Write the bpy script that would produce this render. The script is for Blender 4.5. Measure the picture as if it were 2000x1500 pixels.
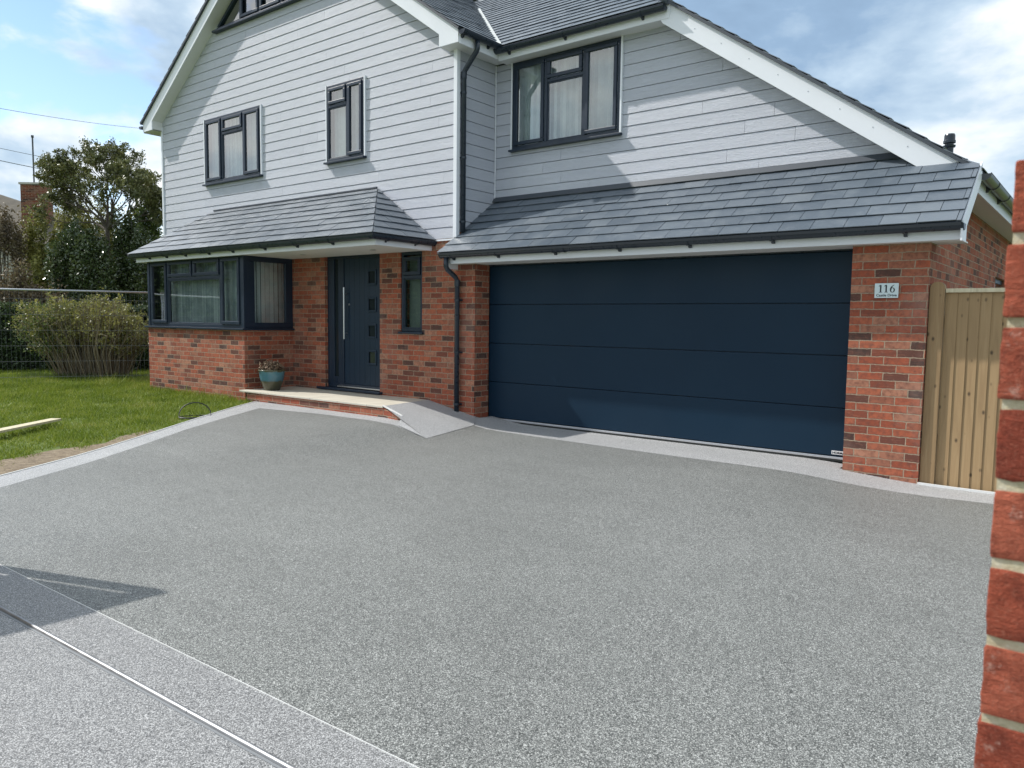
import bpy, bmesh, math, random
import numpy as np
from mathutils import Vector, Matrix
from mathutils.geometry import delaunay_2d_cdt
random.seed(7); rng = np.random.default_rng(11)
scn = bpy.context.scene
for o in list(bpy.data.objects): bpy.data.objects.remove(o)
R = math.radians

# ------------------------------------------------------------------ camera
cam_d = bpy.data.cameras.new("camera"); cam = bpy.data.objects.new("camera", cam_d)
scn.collection.objects.link(cam); scn.camera = cam
YAW, PITCH, ROLL = R(-38.176), R(-4.7206), R(0.713)
fw = Vector((math.sin(YAW)*math.cos(PITCH), math.cos(YAW)*math.cos(PITCH), math.sin(PITCH)))
rt = Vector((math.cos(YAW), -math.sin(YAW), 0)); up = rt.cross(fw)
r2 = rt*math.cos(ROLL)+up*math.sin(ROLL); u2 = -rt*math.sin(ROLL)+up*math.cos(ROLL)
mw = Matrix.Identity(4)
for i in range(3):
    mw[i][0], mw[i][1], mw[i][2] = r2[i], u2[i], -fw[i]
mw[2][3] = 1.40
cam.matrix_world = mw
cam_d.sensor_width = 36; cam_d.lens = 27.036; cam_d.clip_start = 0.05; cam_d.clip_end = 3000
cam_d.dof.use_dof = True; cam_d.dof.focus_distance = 6.0; cam_d.dof.aperture_fstop = 11.0

# ------------------------------------------------------------------ light
SUNV = Vector((-2.75, -1.0, 2.9)).normalized()          # towards the sun
EL = math.asin(SUNV.z); AZ = math.atan2(SUNV.x, SUNV.y)
scn.view_settings.view_transform = 'Standard'; scn.view_settings.look = 'None'
scn.view_settings.exposure = 0.56; scn.view_settings.gamma = 1.0
world = bpy.data.worlds.new("World"); scn.world = world; world.use_nodes = True
wn, wl = world.node_tree.nodes, world.node_tree.links
wn.clear()

class NT:
    """small node-building helper"""
    def __init__(s, tree): s.t = tree; s.n = tree.nodes; s.l = tree.links
    def put(s, sock, v):
        if hasattr(v, 'is_linked') or isinstance(v, bpy.types.NodeSocket): s.l.new(v, sock)
        elif v is not None:
            try: sock.default_value = v
            except Exception: sock.default_value = (v[0], v[1], v[2], 1.0)
    def new(s, typ, **kw):
        nd = s.n.new(typ)
        for k, v in kw.items(): setattr(nd, k, v)
        return nd
    def m(s, op, a, b=None, c=None, clamp=False):
        nd = s.n.new('ShaderNodeMath'); nd.operation = op; nd.use_clamp = clamp
        s.put(nd.inputs[0], a)
        if b is not None: s.put(nd.inputs[1], b)
        if c is not None: s.put(nd.inputs[2], c)
        return nd.outputs[0]
    def vm(s, op, a, b=None):
        nd = s.n.new('ShaderNodeVectorMath'); nd.operation = op
        s.put(nd.inputs[0], a)
        if b is not None:
            if op == 'SCALE': s.put(nd.inputs['Scale'], b)
            else: s.put(nd.inputs[1], b)
        return nd.outputs['Value'] if op in ('DOT_PRODUCT', 'LENGTH') else nd.outputs[0]
    def comb(s, x, y, z):
        nd = s.n.new('ShaderNodeCombineXYZ'); s.put(nd.inputs[0], x); s.put(nd.inputs[1], y); s.put(nd.inputs[2], z); return nd.outputs[0]
    def sep(s, v):
        nd = s.n.new('ShaderNodeSeparateXYZ'); s.put(nd.inputs[0], v); return nd.outputs
    def noise(s, vec, scale, detail=3, rough=0.55, dist=0.0):
        nd = s.n.new('ShaderNodeTexNoise'); s.put(nd.inputs['Vector'], vec)
        nd.inputs['Scale'].default_value = scale; nd.inputs['Detail'].default_value = detail
        nd.inputs['Roughness'].default_value = rough; nd.inputs['Distortion'].default_value = dist
        return nd.outputs[0]
    def ramp(s, fac, stops, interp='LINEAR'):
        nd = s.n.new('ShaderNodeValToRGB'); cr = nd.color_ramp; cr.interpolation = interp
        while len(cr.elements) > 1: cr.elements.remove(cr.elements[-1])
        for i, (p, c) in enumerate(stops):
            if isinstance(c, (int, float)): c = (c, c, c)
            e = cr.elements[0] if i == 0 else cr.elements.new(p)
            e.position = p; e.color = (*c, 1)
        s.put(nd.inputs[0], fac); return nd.outputs[0]
    def mix(s, f, a, b, mode='MIX'):
        nd = s.n.new('ShaderNodeMix'); nd.data_type = 'RGBA'; nd.blend_type = mode
        s.put(nd.inputs[0], f); s.put(nd.inputs[6], a); s.put(nd.inputs[7], b); return nd.outputs[2]
    def mapr(s, v, a, b, c, d, smooth=False):
        nd = s.n.new('ShaderNodeMapRange'); nd.interpolation_type = 'SMOOTHSTEP' if smooth else 'LINEAR'
        s.put(nd.inputs[0], v)
        for i, k in enumerate((a, b, c, d)): nd.inputs[i+1].default_value = k
        return nd.outputs[0]
    def bump(s, h, strength=0.3, dist=0.01):
        nd = s.n.new('ShaderNodeBump'); s.put(nd.inputs['Height'], h)
        nd.inputs['Strength'].default_value = strength; nd.inputs['Distance'].default_value = dist
        return nd.outputs[0]

# world: Nishita sky with drifting cloud
w = NT(world.node_tree)
sky = w.new('ShaderNodeTexSky'); sky.sky_type = 'NISHITA'; sky.sun_disc = False
sky.sun_elevation = EL; sky.sun_rotation = AZ; sky.air_density = 1.0; sky.dust_density = 0.25; sky.ozone_density = 2.5
geo = w.new('ShaderNodeTexCoord').outputs['Generated']
d = w.vm('NORMALIZE', geo)
dx, dy, dz = w.sep(d)
den = w.m('ADD', w.m('MAXIMUM', dz, 0.0), 0.22)
pl = w.comb(w.m('MULTIPLY', dx, 1.0), w.m('MULTIPLY', dy, 1.0), w.m('MULTIPLY', dz, 1.9))
n1 = w.noise(w.vm('ADD', pl, (3.1, 1.7, 0.4)), 3.4, 10, 0.53, 0.15)
n2 = w.noise(w.vm('ADD', pl, (5.1, 3.7, 2.4)), 1.6, 4, 0.5)
n3 = w.noise(w.vm('ADD', pl, (1.0, 7.0, 5.0)), 5.5, 8, 0.55, 0.2)
side = w.vm('DOT_PRODUCT', d, (0.92, 0.38, 0.0))        # grows to the east, where the deck is closed
cov = w.m('ADD', w.m('MULTIPLY', w.mapr(side, -0.62, -0.15, 0.27, 1.0, True), 0.33), w.m('ADD', n1, w.m('MULTIPLY', w.m('SUBTRACT', n2, 0.5), 0.5)))
hz = w.mapr(dz, 0.02, 0.20, 0.16, 0.0)
cov = w.m('ADD', cov, hz)
mask = w.mapr(cov, 0.475, 0.56, 0.0, 1.0, True)
lum = w.m('ADD', w.m('ADD', w.m('MULTIPLY', w.m('SUBTRACT', n3, 0.5), 1.3), w.m('MULTIPLY', w.m('SUBTRACT', w.noise(w.vm('ADD', pl, (2.0, 5.0, 9.0)), 2.3, 6, 0.55, 0.2), 0.5), 1.9)), w.mapr(cov, 0.50, 0.95, 1.10, 0.60))
ccol = w.ramp(lum, [(0.0, (0.20, 0.30, 0.44)), (0.42, (0.28, 0.41, 0.58)), (0.70, (0.50, 0.63, 0.76)), (1.0, (0.93, 0.96, 0.98))])
bg = w.new('ShaderNodeBackground'); bg.inputs[1].default_value = 0.132
# cloud colours are written for strength 1, so lift them to the sky's scale
cc = w.vm('SCALE', ccol, 6.3)
w.put(bg.inputs[0], w.mix(mask, sky.outputs[0], cc))
out = w.new('ShaderNodeOutputWorld'); w.l.new(bg.outputs[0], out.inputs[0])

sd = bpy.data.lights.new("sun", 'SUN'); sd.energy = 3.1; sd.angle = R(0.8); sd.color = (1.0, 0.965, 0.91)
sun = bpy.data.objects.new("sun", sd); scn.collection.objects.link(sun)
sun.rotation_euler = (-SUNV).to_track_quat('-Z', 'Y').to_euler(); sun.location = SUNV*60

# ------------------------------------------------------------------ materials
MATS = {}
def mat(name, col=(0.5, 0.5, 0.5), rough=0.6, metal=0.0, spec=0.5, fn=None, coat=0.0):
    if name in MATS: return MATS[name]
    mt = bpy.data.materials.new(name); mt.use_nodes = True
    t = NT(mt.node_tree); b = t.n['Principled BSDF']
    b.inputs['Base Color'].default_value = (*col, 1); b.inputs['Roughness'].default_value = rough
    b.inputs['Metallic'].default_value = metal; b.inputs['Specular IOR Level'].default_value = spec
    b.inputs['Coat Weight'].default_value = coat
    if fn: fn(t, b)
    MATS[name] = mt; return mt
def pos(t): return t.new('ShaderNodeNewGeometry').outputs['Position']
def island(t): return t.new('ShaderNodeNewGeometry').outputs['Random Per Island']
def wear(base, amt=0.08, scale=1.5, rough=None, bumpv=0.0, bs=60):
    """slight tonal drift so that painted surfaces are not flat"""
    def fn(t, b):
        n = t.noise(pos(t), scale, 5, 0.6)
        lo = tuple(c*(1-amt) for c in base); hi = tuple(min(1, c*(1+amt)) for c in base)
        t.put(b.inputs['Base Color'], t.ramp(n, [(0.25, lo), (0.75, hi)]))
        if rough: t.put(b.inputs['Roughness'], t.mapr(t.noise(pos(t), scale*4, 3), 0.3, 0.7, rough[0], rough[1]))
        if bumpv: t.put(b.inputs['Normal'], t.bump(t.noise(pos(t), bs, 4), bumpv, 0.002))
    return fn

def brick_fn(course=0.075, length=0.225, near=False, seed=0.0, tone=1.0):
    def fn(t, b):
        g = t.new('ShaderNodeNewGeometry'); p = g.outputs['Position']
        x, y, z = t.sep(p); nx, ny, nz = t.sep(g.outputs['True Normal'])
        ax, ay = t.m('ABSOLUTE', nx), t.m('ABSOLUTE', ny)
        isx = t.m('GREATER_THAN', ax, ay)
        u = t.m('ADD', t.m('MULTIPLY', y, isx), t.m('MULTIPLY', x, t.m('SUBTRACT', 1.0, isx)))
        wob = t.m('MULTIPLY', t.m('SUBTRACT', t.noise(p, 11.0, 3), 0.5), 0.018)
        u = t.m('ADD', t.m('ADD', u, 50.0+seed), wob)
        zz = t.m('ADD', t.m('ADD', z, 10.0), t.m('MULTIPLY', t.m('SUBTRACT', t.noise(p, 16.0, 3), 0.5), 0.016))
        vr = t.m('DIVIDE', zz, course); row = t.m('FLOOR', vr)
        ur = t.m('ADD', t.m('DIVIDE', u, length), t.m('MULTIPLY', t.m('MODULO', row, 2.0), 0.5))
        colm = t.m('FLOOR', ur); fu = t.m('FRACT', ur); fv = t.m('FRACT', vr)
        eu = t.m('MINIMUM', fu, t.m('SUBTRACT', 1.0, fu)); ev = t.m('MINIMUM', fv, t.m('SUBTRACT', 1.0, fv))
        du = t.m('MULTIPLY', eu, length); dv = t.m('MULTIPLY', ev, course)
        dd = t.m('ADD', t.m('MINIMUM', du, dv), t.m('MULTIPLY', t.m('SUBTRACT', t.noise(p, 55, 4, 0.7), 0.5), 0.0085))
        face = t.mapr(dd, 0.0036, 0.0058, 0.0, 1.0, True)
        wnz = t.new('ShaderNodeTexWhiteNoise'); wnz.noise_dimensions = '3D'
        t.put(wnz.inputs['Vector'], t.comb(colm, row, isx)); rid = wnz.outputs['Value']
        k = tone
        c = t.ramp(rid, [(0.0, (0.045*k, 0.034*k, 0.032*k)), (0.09, (0.075*k, 0.044*k, 0.036*k)), (0.17, (0.16*k, 0.055*k, 0.038*k)),
                         (0.30, (0.29*k, 0.072*k, 0.038*k)), (0.52, (0.38*k, 0.095*k, 0.048*k)), (0.72, (0.43*k, 0.125*k, 0.064*k)), (0.86, (0.31*k, 0.125*k, 0.078*k)), (1.0, (0.45*k, 0.21*k, 0.13*k))])
        blot = t.noise(p, 22.0, 5, 0.65); fine = t.noise(p, 160.0, 3, 0.6)
        c = t.mix(t.mapr(blot, 0.42, 0.72, 0.0, 0.85), c, (0.13*k, 0.055*k, 0.042*k))
        drag = t.noise(t.vm('MULTIPLY', t.vm('ADD', p, t.comb(rid, rid, rid)), (9.0, 9.0, 75.0)), 1.0, 5, 0.7, 0.5)
        c = t.mix(t.mapr(drag, 0.54, 0.74, 0.0, 0.35), c, (0.50*k, 0.19*k, 0.11*k))
        c = t.mix(t.mapr(t.noise(t.vm('ADD', p, (4.0, 2.0, 8.0)), 30.0, 4, 0.6), 0.58, 0.80, 0.0, 0.45), c, (0.44*k, 0.22*k, 0.15*k))
        c = t.mix(t.m('MULTIPLY', fine, 0.12), c, (0.42*k, 0.17*k, 0.11*k))
        mort = t.ramp(t.noise(p, 40.0, 4), [(0.3, (0.27, 0.20, 0.14)), (0.7, (0.42, 0.32, 0.23))])
        # light lime bloom in soft clouds
        eff = t.mapr(t.noise(p, 1.3, 6, 0.7), 0.50, 0.76, 0.0, 0.30)
        c = t.mix(eff, c, (0.46, 0.34, 0.28))
        t.put(b.inputs['Base Color'], t.mix(face, mort, c))
        b.inputs['Roughness'].default_value = 0.88; b.inputs['Specular IOR Level'].default_value = 0.25
        h = t.m('ADD', t.m('MULTIPLY', face, 1.0), t.m('ADD', t.m('MULTIPLY', blot, 0.5), t.m('ADD', t.m('MULTIPLY', fine, 0.25), t.m('MULTIPLY', rid, 0.25))))
        t.put(b.inputs['Normal'], t.bump(h, 0.75, 0.006))
    return fn
M_brick = mat('red_multi_brick', rough=0.9, fn=brick_fn())
M_brick_old = mat('brown_chimney_brick', rough=0.9, fn=brick_fn(tone=0.55, seed=0.3))

def board_fn(t, b):
    p = pos(t); x, y, z = t.sep(p)
    q = t.comb(t.m('MULTIPLY', t.m('ADD', x, t.m('MULTIPLY', y, 1.0)), 1.0), 0.0, t.m('MULTIPLY', z, 9.0))
    wob = t.noise(q, 3.2, 4, 0.6, 1.6)
    rings = t.m('SINE', t.m('MULTIPLY', wob, 34.0))
    grain = t.noise(t.comb(t.m('MULTIPLY', x, 2.0), t.m('MULTIPLY', y, 2.0), t.m('MULTIPLY', z, 90.0)), 2.6, 4, 0.65)
    n = t.noise(p, 0.8, 4)
    base = t.ramp(t.m('ADD', t.m('MULTIPLY', island(t), 0.55), t.m('MULTIPLY', n, 0.45)), [(0.15, (0.50, 0.518, 0.580)), (0.85, (0.545, 0.562, 0.622))])
    groove_shade = t.mapr(t.m('ADD', t.m('MULTIPLY', rings, 0.25), grain), 0.25, 0.75, 0.965, 1.015)  # shading of the embossed grain put faintly into the colour
    base = t.mix(1.0, base, t.comb(groove_shade, groove_shade, groove_shade), 'MULTIPLY')
    t.put(b.inputs['Base Color'], base)
    b.inputs['Roughness'].default_value = 0.55
    t.put(b.inputs['Normal'], t.bump(t.m('ADD', t.m('MULTIPLY', rings, 0.35), grain), 0.6, 0.0045))
M_board = mat('grey_wood_grain_cladding', fn=board_fn)
M_white = mat('white_upvc', (0.80, 0.82, 0.86), 0.32, fn=wear((0.80, 0.82, 0.86), 0.03, 2.0, (0.28, 0.42)))
M_soffit = mat('white_soffit_board', (0.74, 0.74, 0.72), 0.45, fn=wear((0.72, 0.72, 0.70), 0.04, 2.0))
M_anth = mat('anthracite_blue_frame', (0.010, 0.022, 0.042), 0.38, fn=wear((0.010, 0.022, 0.042), 0.10, 3.0, (0.32, 0.48)))
M_gutter = mat('dark_grey_gutter_plastic', (0.018, 0.028, 0.042), 0.30, fn=wear((0.020, 0.030, 0.044), 0.12, 4.0, (0.22, 0.42)))
def garage_fn(t, b):
    p = pos(t)
    t.put(b.inputs['Base Color'], t.ramp(t.noise(p, 0.7, 4), [(0.3, (0.0045, 0.021, 0.043)), (0.7, (0.0060, 0.025, 0.049))]))
    b.inputs['Specular IOR Level'].default_value = 0.22
    t.put(b.inputs['Roughness'], t.mapr(t.noise(p, 1.2, 4), 0.3, 0.7, 0.38, 0.52))
    t.put(b.inputs['Normal'], t.bump(t.m('ADD', t.m('MULTIPLY', t.noise(p, 2.0, 2), 3.0), t.m('MULTIPLY', t.noise(t.vm('MULTIPLY', p, (1.0, 1.0, 4.0)), 90.0, 3), 0.12)), 0.12, 0.01))
M_garage = mat('navy_garage_panel', fn=garage_fn)
M_door = mat('navy_grained_door', (0.016, 0.045, 0.085), 0.42, fn=lambda t, b: (
    t.put(b.inputs['Base Color'], t.ramp(t.noise(pos(t), 2.0, 3), [(0.3, (0.0035, 0.018, 0.040)), (0.7, (0.005, 0.022, 0.047))])),
    t.put(b.inputs['Normal'], t.bump(t.noise(t.vm('MULTIPLY', pos(t), (60.0, 60.0, 4.0)), 2.0, 4), 0.25, 0.001))))
M_silver = mat('brushed_steel', (0.62, 0.63, 0.65), 0.30, 1.0)
M_alu = mat('galvanised_track', (0.60, 0.61, 0.62), 0.36, 0.85, fn=lambda t, b: (
    t.put(b.inputs['Base Color'], t.ramp(t.noise(t.vm('MULTIPLY', pos(t), (3.0, 40.0, 40.0)), 3.0, 4), [(0.3, (0.27, 0.275, 0.285)), (0.7, (0.40, 0.405, 0.415))])),
    t.put(b.inputs['Roughness'], t.mapr(t.noise(pos(t), 14.0, 4), 0.3, 0.7, 0.34, 0.55))))
M_edge = mat('white_edging_strip', (0.72, 0.72, 0.70), 0.5)
M_dark = mat('dark_room_void', (0.012, 0.013, 0.015), 0.9)
M_room = mat('room_wall', (0.10, 0.095, 0.09), 0.9)
M_lead = mat('lead_flashing', (0.05, 0.06, 0.075), 0.5, 0.0)
M_valley = mat('pale_valley_trim', (0.62, 0.63, 0.60), 0.55, fn=wear((0.62, 0.63, 0.60), 0.1, 6.0))
def slate_fn(t, b):
    p = pos(t); r = island(t)
    c = t.ramp(r, [(0.0, (0.070, 0.090, 0.114)), (0.3, (0.081, 0.103, 0.129)), (0.6, (0.092, 0.115, 0.142)), (0.85, (0.104, 0.127, 0.154)), (1.0, (0.122, 0.144, 0.167))])
    st = t.noise(p, 5.0, 6, 0.7)
    c = t.mix(t.mapr(st, 0.5, 0.8, 0.0, 0.5), c, (0.20, 0.225, 0.245))
    v = t.new('ShaderNodeTexVoronoi'); v.inputs['Scale'].default_value = 3.2; t.put(v.inputs['Vector'], p)
    drop = t.m('LESS_THAN', t.m('ADD', v.outputs['Distance'], t.m('MULTIPLY', t.noise(p, 60, 3), 0.03)), 0.058)
    rr = t.new('ShaderNodeTexWhiteNoise'); t.put(rr.inputs['Vector'], v.outputs['Position'])
    drop = t.m('MULTIPLY', drop, t.m('GREATER_THAN', rr.outputs['Value'], 0.80))
    c = t.mix(drop, c, (0.55, 0.56, 0.53))
    t.put(b.inputs['Base Color'], c)
    t.put(b.inputs['Roughness'], t.mapr(st, 0.3, 0.7, 0.27, 0.44))
    b.inputs['Specular IOR Level'].default_value = 0.9
    h = t.m('ADD', t.noise(p, 38.0, 5, 0.6), t.m('MULTIPLY', t.noise(p, 9.0, 3), 1.3))
    t.put(b.inputs['Normal'], t.bump(h, 0.30, 0.005))
M_slate = mat('blue_grey_slate', fn=slate_fn)

def resin_fn(stops, big=0.10):
    def fn(t, b):
        p = pos(t)
        v = t.new('ShaderNodeTexVoronoi'); v.inputs['Scale'].default_value = 250.0; t.put(v.inputs['Vector'], p)
        wv = t.new('ShaderNodeTexWhiteNoise'); t.put(wv.inputs['Vector'], v.outputs['Position'])
        v2 = t.new('ShaderNodeTexVoronoi'); v2.inputs['Scale'].default_value = 170.0; t.put(v2.inputs['Vector'], p)
        wv2 = t.new('ShaderNodeTexWhiteNoise'); t.put(wv2.inputs['Vector'], v2.outputs['Position'])
        f = t.m('ADD', t.m('MULTIPLY', wv.outputs['Value'], 0.72), t.m('MULTIPLY', wv2.outputs['Value'], 0.28))
        c = t.ramp(f, stops)
        dk = t.mapr(v.outputs['Distance'], 0.30, 0.75, 1.0, 0.38)
        c = t.mix(1.0, c, t.comb(dk, dk, dk), 'MULTIPLY')
        nb = t.noise(p, 0.55, 5, 0.6)
        k = t.mapr(nb, 0.3, 0.7, 1.0-big, 1.0+big)
        # long soft trowel passes
        tr = t.noise(t.vm('MULTIPLY', p, (0.55, 2.3, 1.0)), 1.6, 3, 0.5, 0.6)
        k = t.m('MULTIPLY', k, t.mapr(tr, 0.3, 0.7, 0.97, 1.04))
        t.put(b.inputs['Base Color'], t.mix(1.0, c, t.comb(k, k, k), 'MULTIPLY'))
        v3 = t.new('ShaderNodeTexVoronoi'); v3.inputs['Scale'].default_value = 1.7; t.put(v3.inputs['Vector'], p)
        spk = t.m('LESS_THAN', t.m('ADD', v3.outputs['Distance'], t.m('MULTIPLY', t.noise(p, 120, 2), 0.012)), 0.017)
        out = t.mix(1.0, c, t.comb(k, k, k), 'MULTIPLY')
        t.put(b.inputs['Base Color'], t.mix(t.m('MULTIPLY', spk, 0.8), out, (0.03, 0.025, 0.02)))
        t.put(b.inputs['Roughness'], t.mapr(wv.outputs['Value'], 0, 1, 0.42, 0.8))
        b.inputs['Specular IOR Level'].default_value = 0.4
        h = t.m('ADD', t.m('SUBTRACT', 1.0, v.outputs['Distance']), t.m('MULTIPLY', wv.outputs['Value'], 0.6))
        t.put(b.inputs['Normal'], t.bump(h, 0.12, 0.0012))
    return fn
M_resin = mat('grey_resin_bound_stone', fn=resin_fn([(0.0, (0.026, 0.027, 0.026)), (0.22, (0.092, 0.096, 0.091)), (0.45, (0.200, 0.207, 0.198)), (0.70, (0.345, 0.353, 0.336)), (1.0, (0.68, 0.69, 0.66))]))
M_resin_l = mat('brightened_pale_resin_stone', fn=resin_fn([(0.0, (0.24, 0.242, 0.245)), (0.3, (0.42, 0.423, 0.428)), (0.6, (0.56, 0.562, 0.565)), (1.0, (0.80, 0.80, 0.79))], 0.06))  # pale resin with extra brightness put into its colour for the far bands
M_resin_n = mat('dimmed_pale_resin_stone', fn=resin_fn([(0.0, (0.085, 0.087, 0.092)), (0.3, (0.225, 0.225, 0.225)), (0.6, (0.36, 0.36, 0.358)), (1.0, (0.66, 0.66, 0.655))], 0.06))  # same pale resin, its colour darkened to stand for dimmer light near the camera
def slab_fn(t, b):
    p = pos(t); x, y, z = t.sep(p)
    c = t.ramp(t.noise(p, 3.0, 6, 0.65), [(0.25, (0.50, 0.455, 0.37)), (0.75, (0.64, 0.60, 0.50))])
    jx = t.m('ABSOLUTE', t.m('SUBTRACT', t.m('FRACT', t.m('DIVIDE', t.m('ADD', x, 20.1), 0.61)), 0.5))
    j = t.m('GREATER_THAN', jx, 0.492)
    t.put(b.inputs['Base Color'], t.mix(j, c, (0.33, 0.31, 0.27))); b.inputs['Roughness'].default_value = 0.7
    t.put(b.inputs['Normal'], t.bump(t.m('SUBTRACT', t.noise(p, 25, 4), t.m('MULTIPLY', j, 1.0)), 0.3, 0.004))
M_slab = mat('buff_sandstone_slab', fn=slab_fn)
def soil_fn(t, b):
    p = pos(t)
    t.put(b.inputs['Base Color'], t.ramp(t.noise(p, 14.0, 7, 0.7), [(0.3, (0.13, 0.095, 0.06)), (0.55, (0.27, 0.21, 0.14)), (0.8, (0.42, 0.35, 0.25))]))
    t.put(b.inputs['Normal'], t.bump(t.noise(p, 22.0, 7, 0.7), 1.0, 0.03)); b.inputs['Roughness'].default_value = 0.95
M_soil = mat('dry_bare_soil', fn=soil_fn)
def lawn_fn(t, b):
    p = pos(t)
    t.put(b.inputs['Base Color'], t.ramp(t.noise(p, 3.0, 7, 0.7), [(0.25, (0.085, 0.125, 0.022)), (0.6, (0.14, 0.19, 0.035)), (0.85, (0.20, 0.19, 0.08))]))
    t.put(b.inputs['Normal'], t.bump(t.noise(p, 40.0, 6, 0.7), 0.9, 0.03)); b.inputs['Roughness'].default_value = 0.95
M_lawn = mat('lawn_ground', fn=lawn_fn)
def leafy(name, stops, rough=0.45, trans=0.25, spec=0.5):
    def fn(t, b):
        r = island(t); n = t.noise(pos(t), 1.7, 5, 0.65)
        f = t.m('ADD', t.m('MULTIPLY', r, 0.5), t.m('MULTIPLY', t.mapr(n, 0.3, 0.7, 0.0, 1.0), 0.5))
        c = t.ramp(f, stops); t.put(b.inputs['Base Color'], c)
        b.inputs['Roughness'].default_value = rough; b.inputs['Specular IOR Level'].default_value = spec
        tr = t.new('ShaderNodeBsdfTranslucent'); t.put(tr.inputs[0], c)
        mx = t.new('ShaderNodeMixShader'); mx.inputs[0].default_value = trans
        t.l.new(b.outputs[0], mx.inputs[1]); t.l.new(tr.outputs[0], mx.inputs[2])
        t.l.new(mx.outputs[0], t.n['Material Output'].inputs[0])
    return mat(name, fn=fn)
M_grass = leafy('grass_blades', [(0.1, (0.085, 0.135, 0.013)), (0.45, (0.17, 0.235, 0.024)), (0.75, (0.29, 0.33, 0.055)), (1.0, (0.45, 0.41, 0.20))], 0.6, 0.35, 0.3)
M_leaf_dark = leafy('dark_glossy_leaves', [(0.1, (0.028, 0.050, 0.018)), (0.5, (0.06, 0.092, 0.028)), (0.85, (0.12, 0.15, 0.05)), (1, (0.22, 0.24, 0.10))], 0.26, 0.12, 0.7)
M_leaf_olive = leafy('olive_leaves', [(0.1, (0.13, 0.125, 0.035)), (0.5, (0.24, 0.24, 0.06)), (0.9, (0.38, 0.36, 0.11))], 0.5, 0.3)
M_leaf_brown = leafy('brown_twiggy_leaves', [(0.1, (0.09, 0.068, 0.04)), (0.5, (0.17, 0.13, 0.075)), (0.9, (0.28, 0.22, 0.12))], 0.6, 0.2)
M_leaf_green = leafy('fresh_green_leaves', [(0.1, (0.05, 0.085, 0.02)), (0.5, (0.10, 0.15, 0.035)), (0.9, (0.20, 0.23, 0.07))], 0.45, 0.3)
M_hedge = leafy('privet_leaves', [(0.1, (0.022, 0.038, 0.016)), (0.5, (0.045, 0.075, 0.025)), (0.9, (0.11, 0.16, 0.04))], 0.5, 0.15)
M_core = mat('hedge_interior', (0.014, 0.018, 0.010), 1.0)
M_bark = mat('grey_bark', fn=lambda t, b: (t.put(b.inputs['Base Color'], t.ramp(t.noise(pos(t), 25, 5), [(0.3, (0.055, 0.045, 0.035)), (0.7, (0.15, 0.125, 0.10))])), t.put(b.inputs['Normal'], t.bump(t.noise(pos(t), 60, 4), 0.6, 0.01))), rough=0.9)
M_stem = mat('bare_stems', fn=lambda t, b: t.put(b.inputs['Base Color'], t.ramp(island(t), [(0.1, (0.13, 0.10, 0.06)), (0.9, (0.32, 0.26, 0.17))])), rough=0.8)
def wood_fn(c0, c1, c2):
    def fn(t, b):
        p = pos(t); r = island(t)
        q = t.vm('ADD', t.vm('MULTIPLY', p, (14.0, 14.0, 0.8)), t.comb(t.m('MULTIPLY', r, 40.0), 0.0, t.m('MULTIPLY', r, 17.0)))
        g = t.noise(q, 1.5, 6, 0.6, 1.2)
        c = t.ramp(g, [(0.25, c0), (0.5, c1), (0.75, c2)])
        c = t.mix(t.mapr(r, 0, 1, 0.0, 0.75), c, (c2[0]*1.15, c2[1]*1.15, c2[2]*1.1))
        v = t.new('ShaderNodeTexVoronoi'); v.inputs['Scale'].default_value = 1.0
        t.put(v.inputs['Vector'], t.vm('ADD', t.vm('MULTIPLY', p, (10.5, 10.5, 6.5)), t.comb(t.m('MULTIPLY', r, 31.0), 0.0, 0.0)))
        k = t.mapr(v.outputs['Distance'], 0.06, 0.17, 1.0, 0.0)
        c = t.mix(t.m('MULTIPLY', k, 0.85), c, (0.05, 0.03, 0.015))
        t.put(b.inputs['Base Color'], c); b.inputs['Roughness'].default_value = 0.75
        t.put(b.inputs['Normal'], t.bump(g, 0.35, 0.004))
    return fn
M_wood = mat('treated_pine', fn=wood_fn((0.165, 0.095, 0.042), (0.27, 0.17, 0.082), (0.37, 0.255, 0.135)))
M_wood_l = mat('pale_sawn_timber', fn=wood_fn((0.40, 0.34, 0.22), (0.55, 0.48, 0.33), (0.66, 0.60, 0.44)))
M_galv = mat('galvanised_wire', (0.45, 0.47, 0.50), 0.45, 0.6)
M_rubber = mat('black_rubber', (0.012, 0.014, 0.012), 0.45)
M_cable = mat('black_cable', (0.06, 0.07, 0.08), 0.6)
M_render_wall = mat('pale_render', (0.45, 0.43, 0.38), 0.9, fn=wear((0.45, 0.43, 0.38), 0.1, 1.0))
M_tile = mat('brown_roof_tiles', rough=0.85, fn=lambda t, b: (t.put(b.inputs['Base Color'], t.ramp(t.noise(pos(t), 2.0, 6, 0.7), [(0.3, (0.075, 0.065, 0.05)), (0.7, (0.14, 0.12, 0.09))])),
             t.put(b.inputs['Normal'], t.bump(t.m('FRACT', t.m('MULTIPLY', t.sep(pos(t))[2], 6.0)), 0.8, 0.04))))
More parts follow.
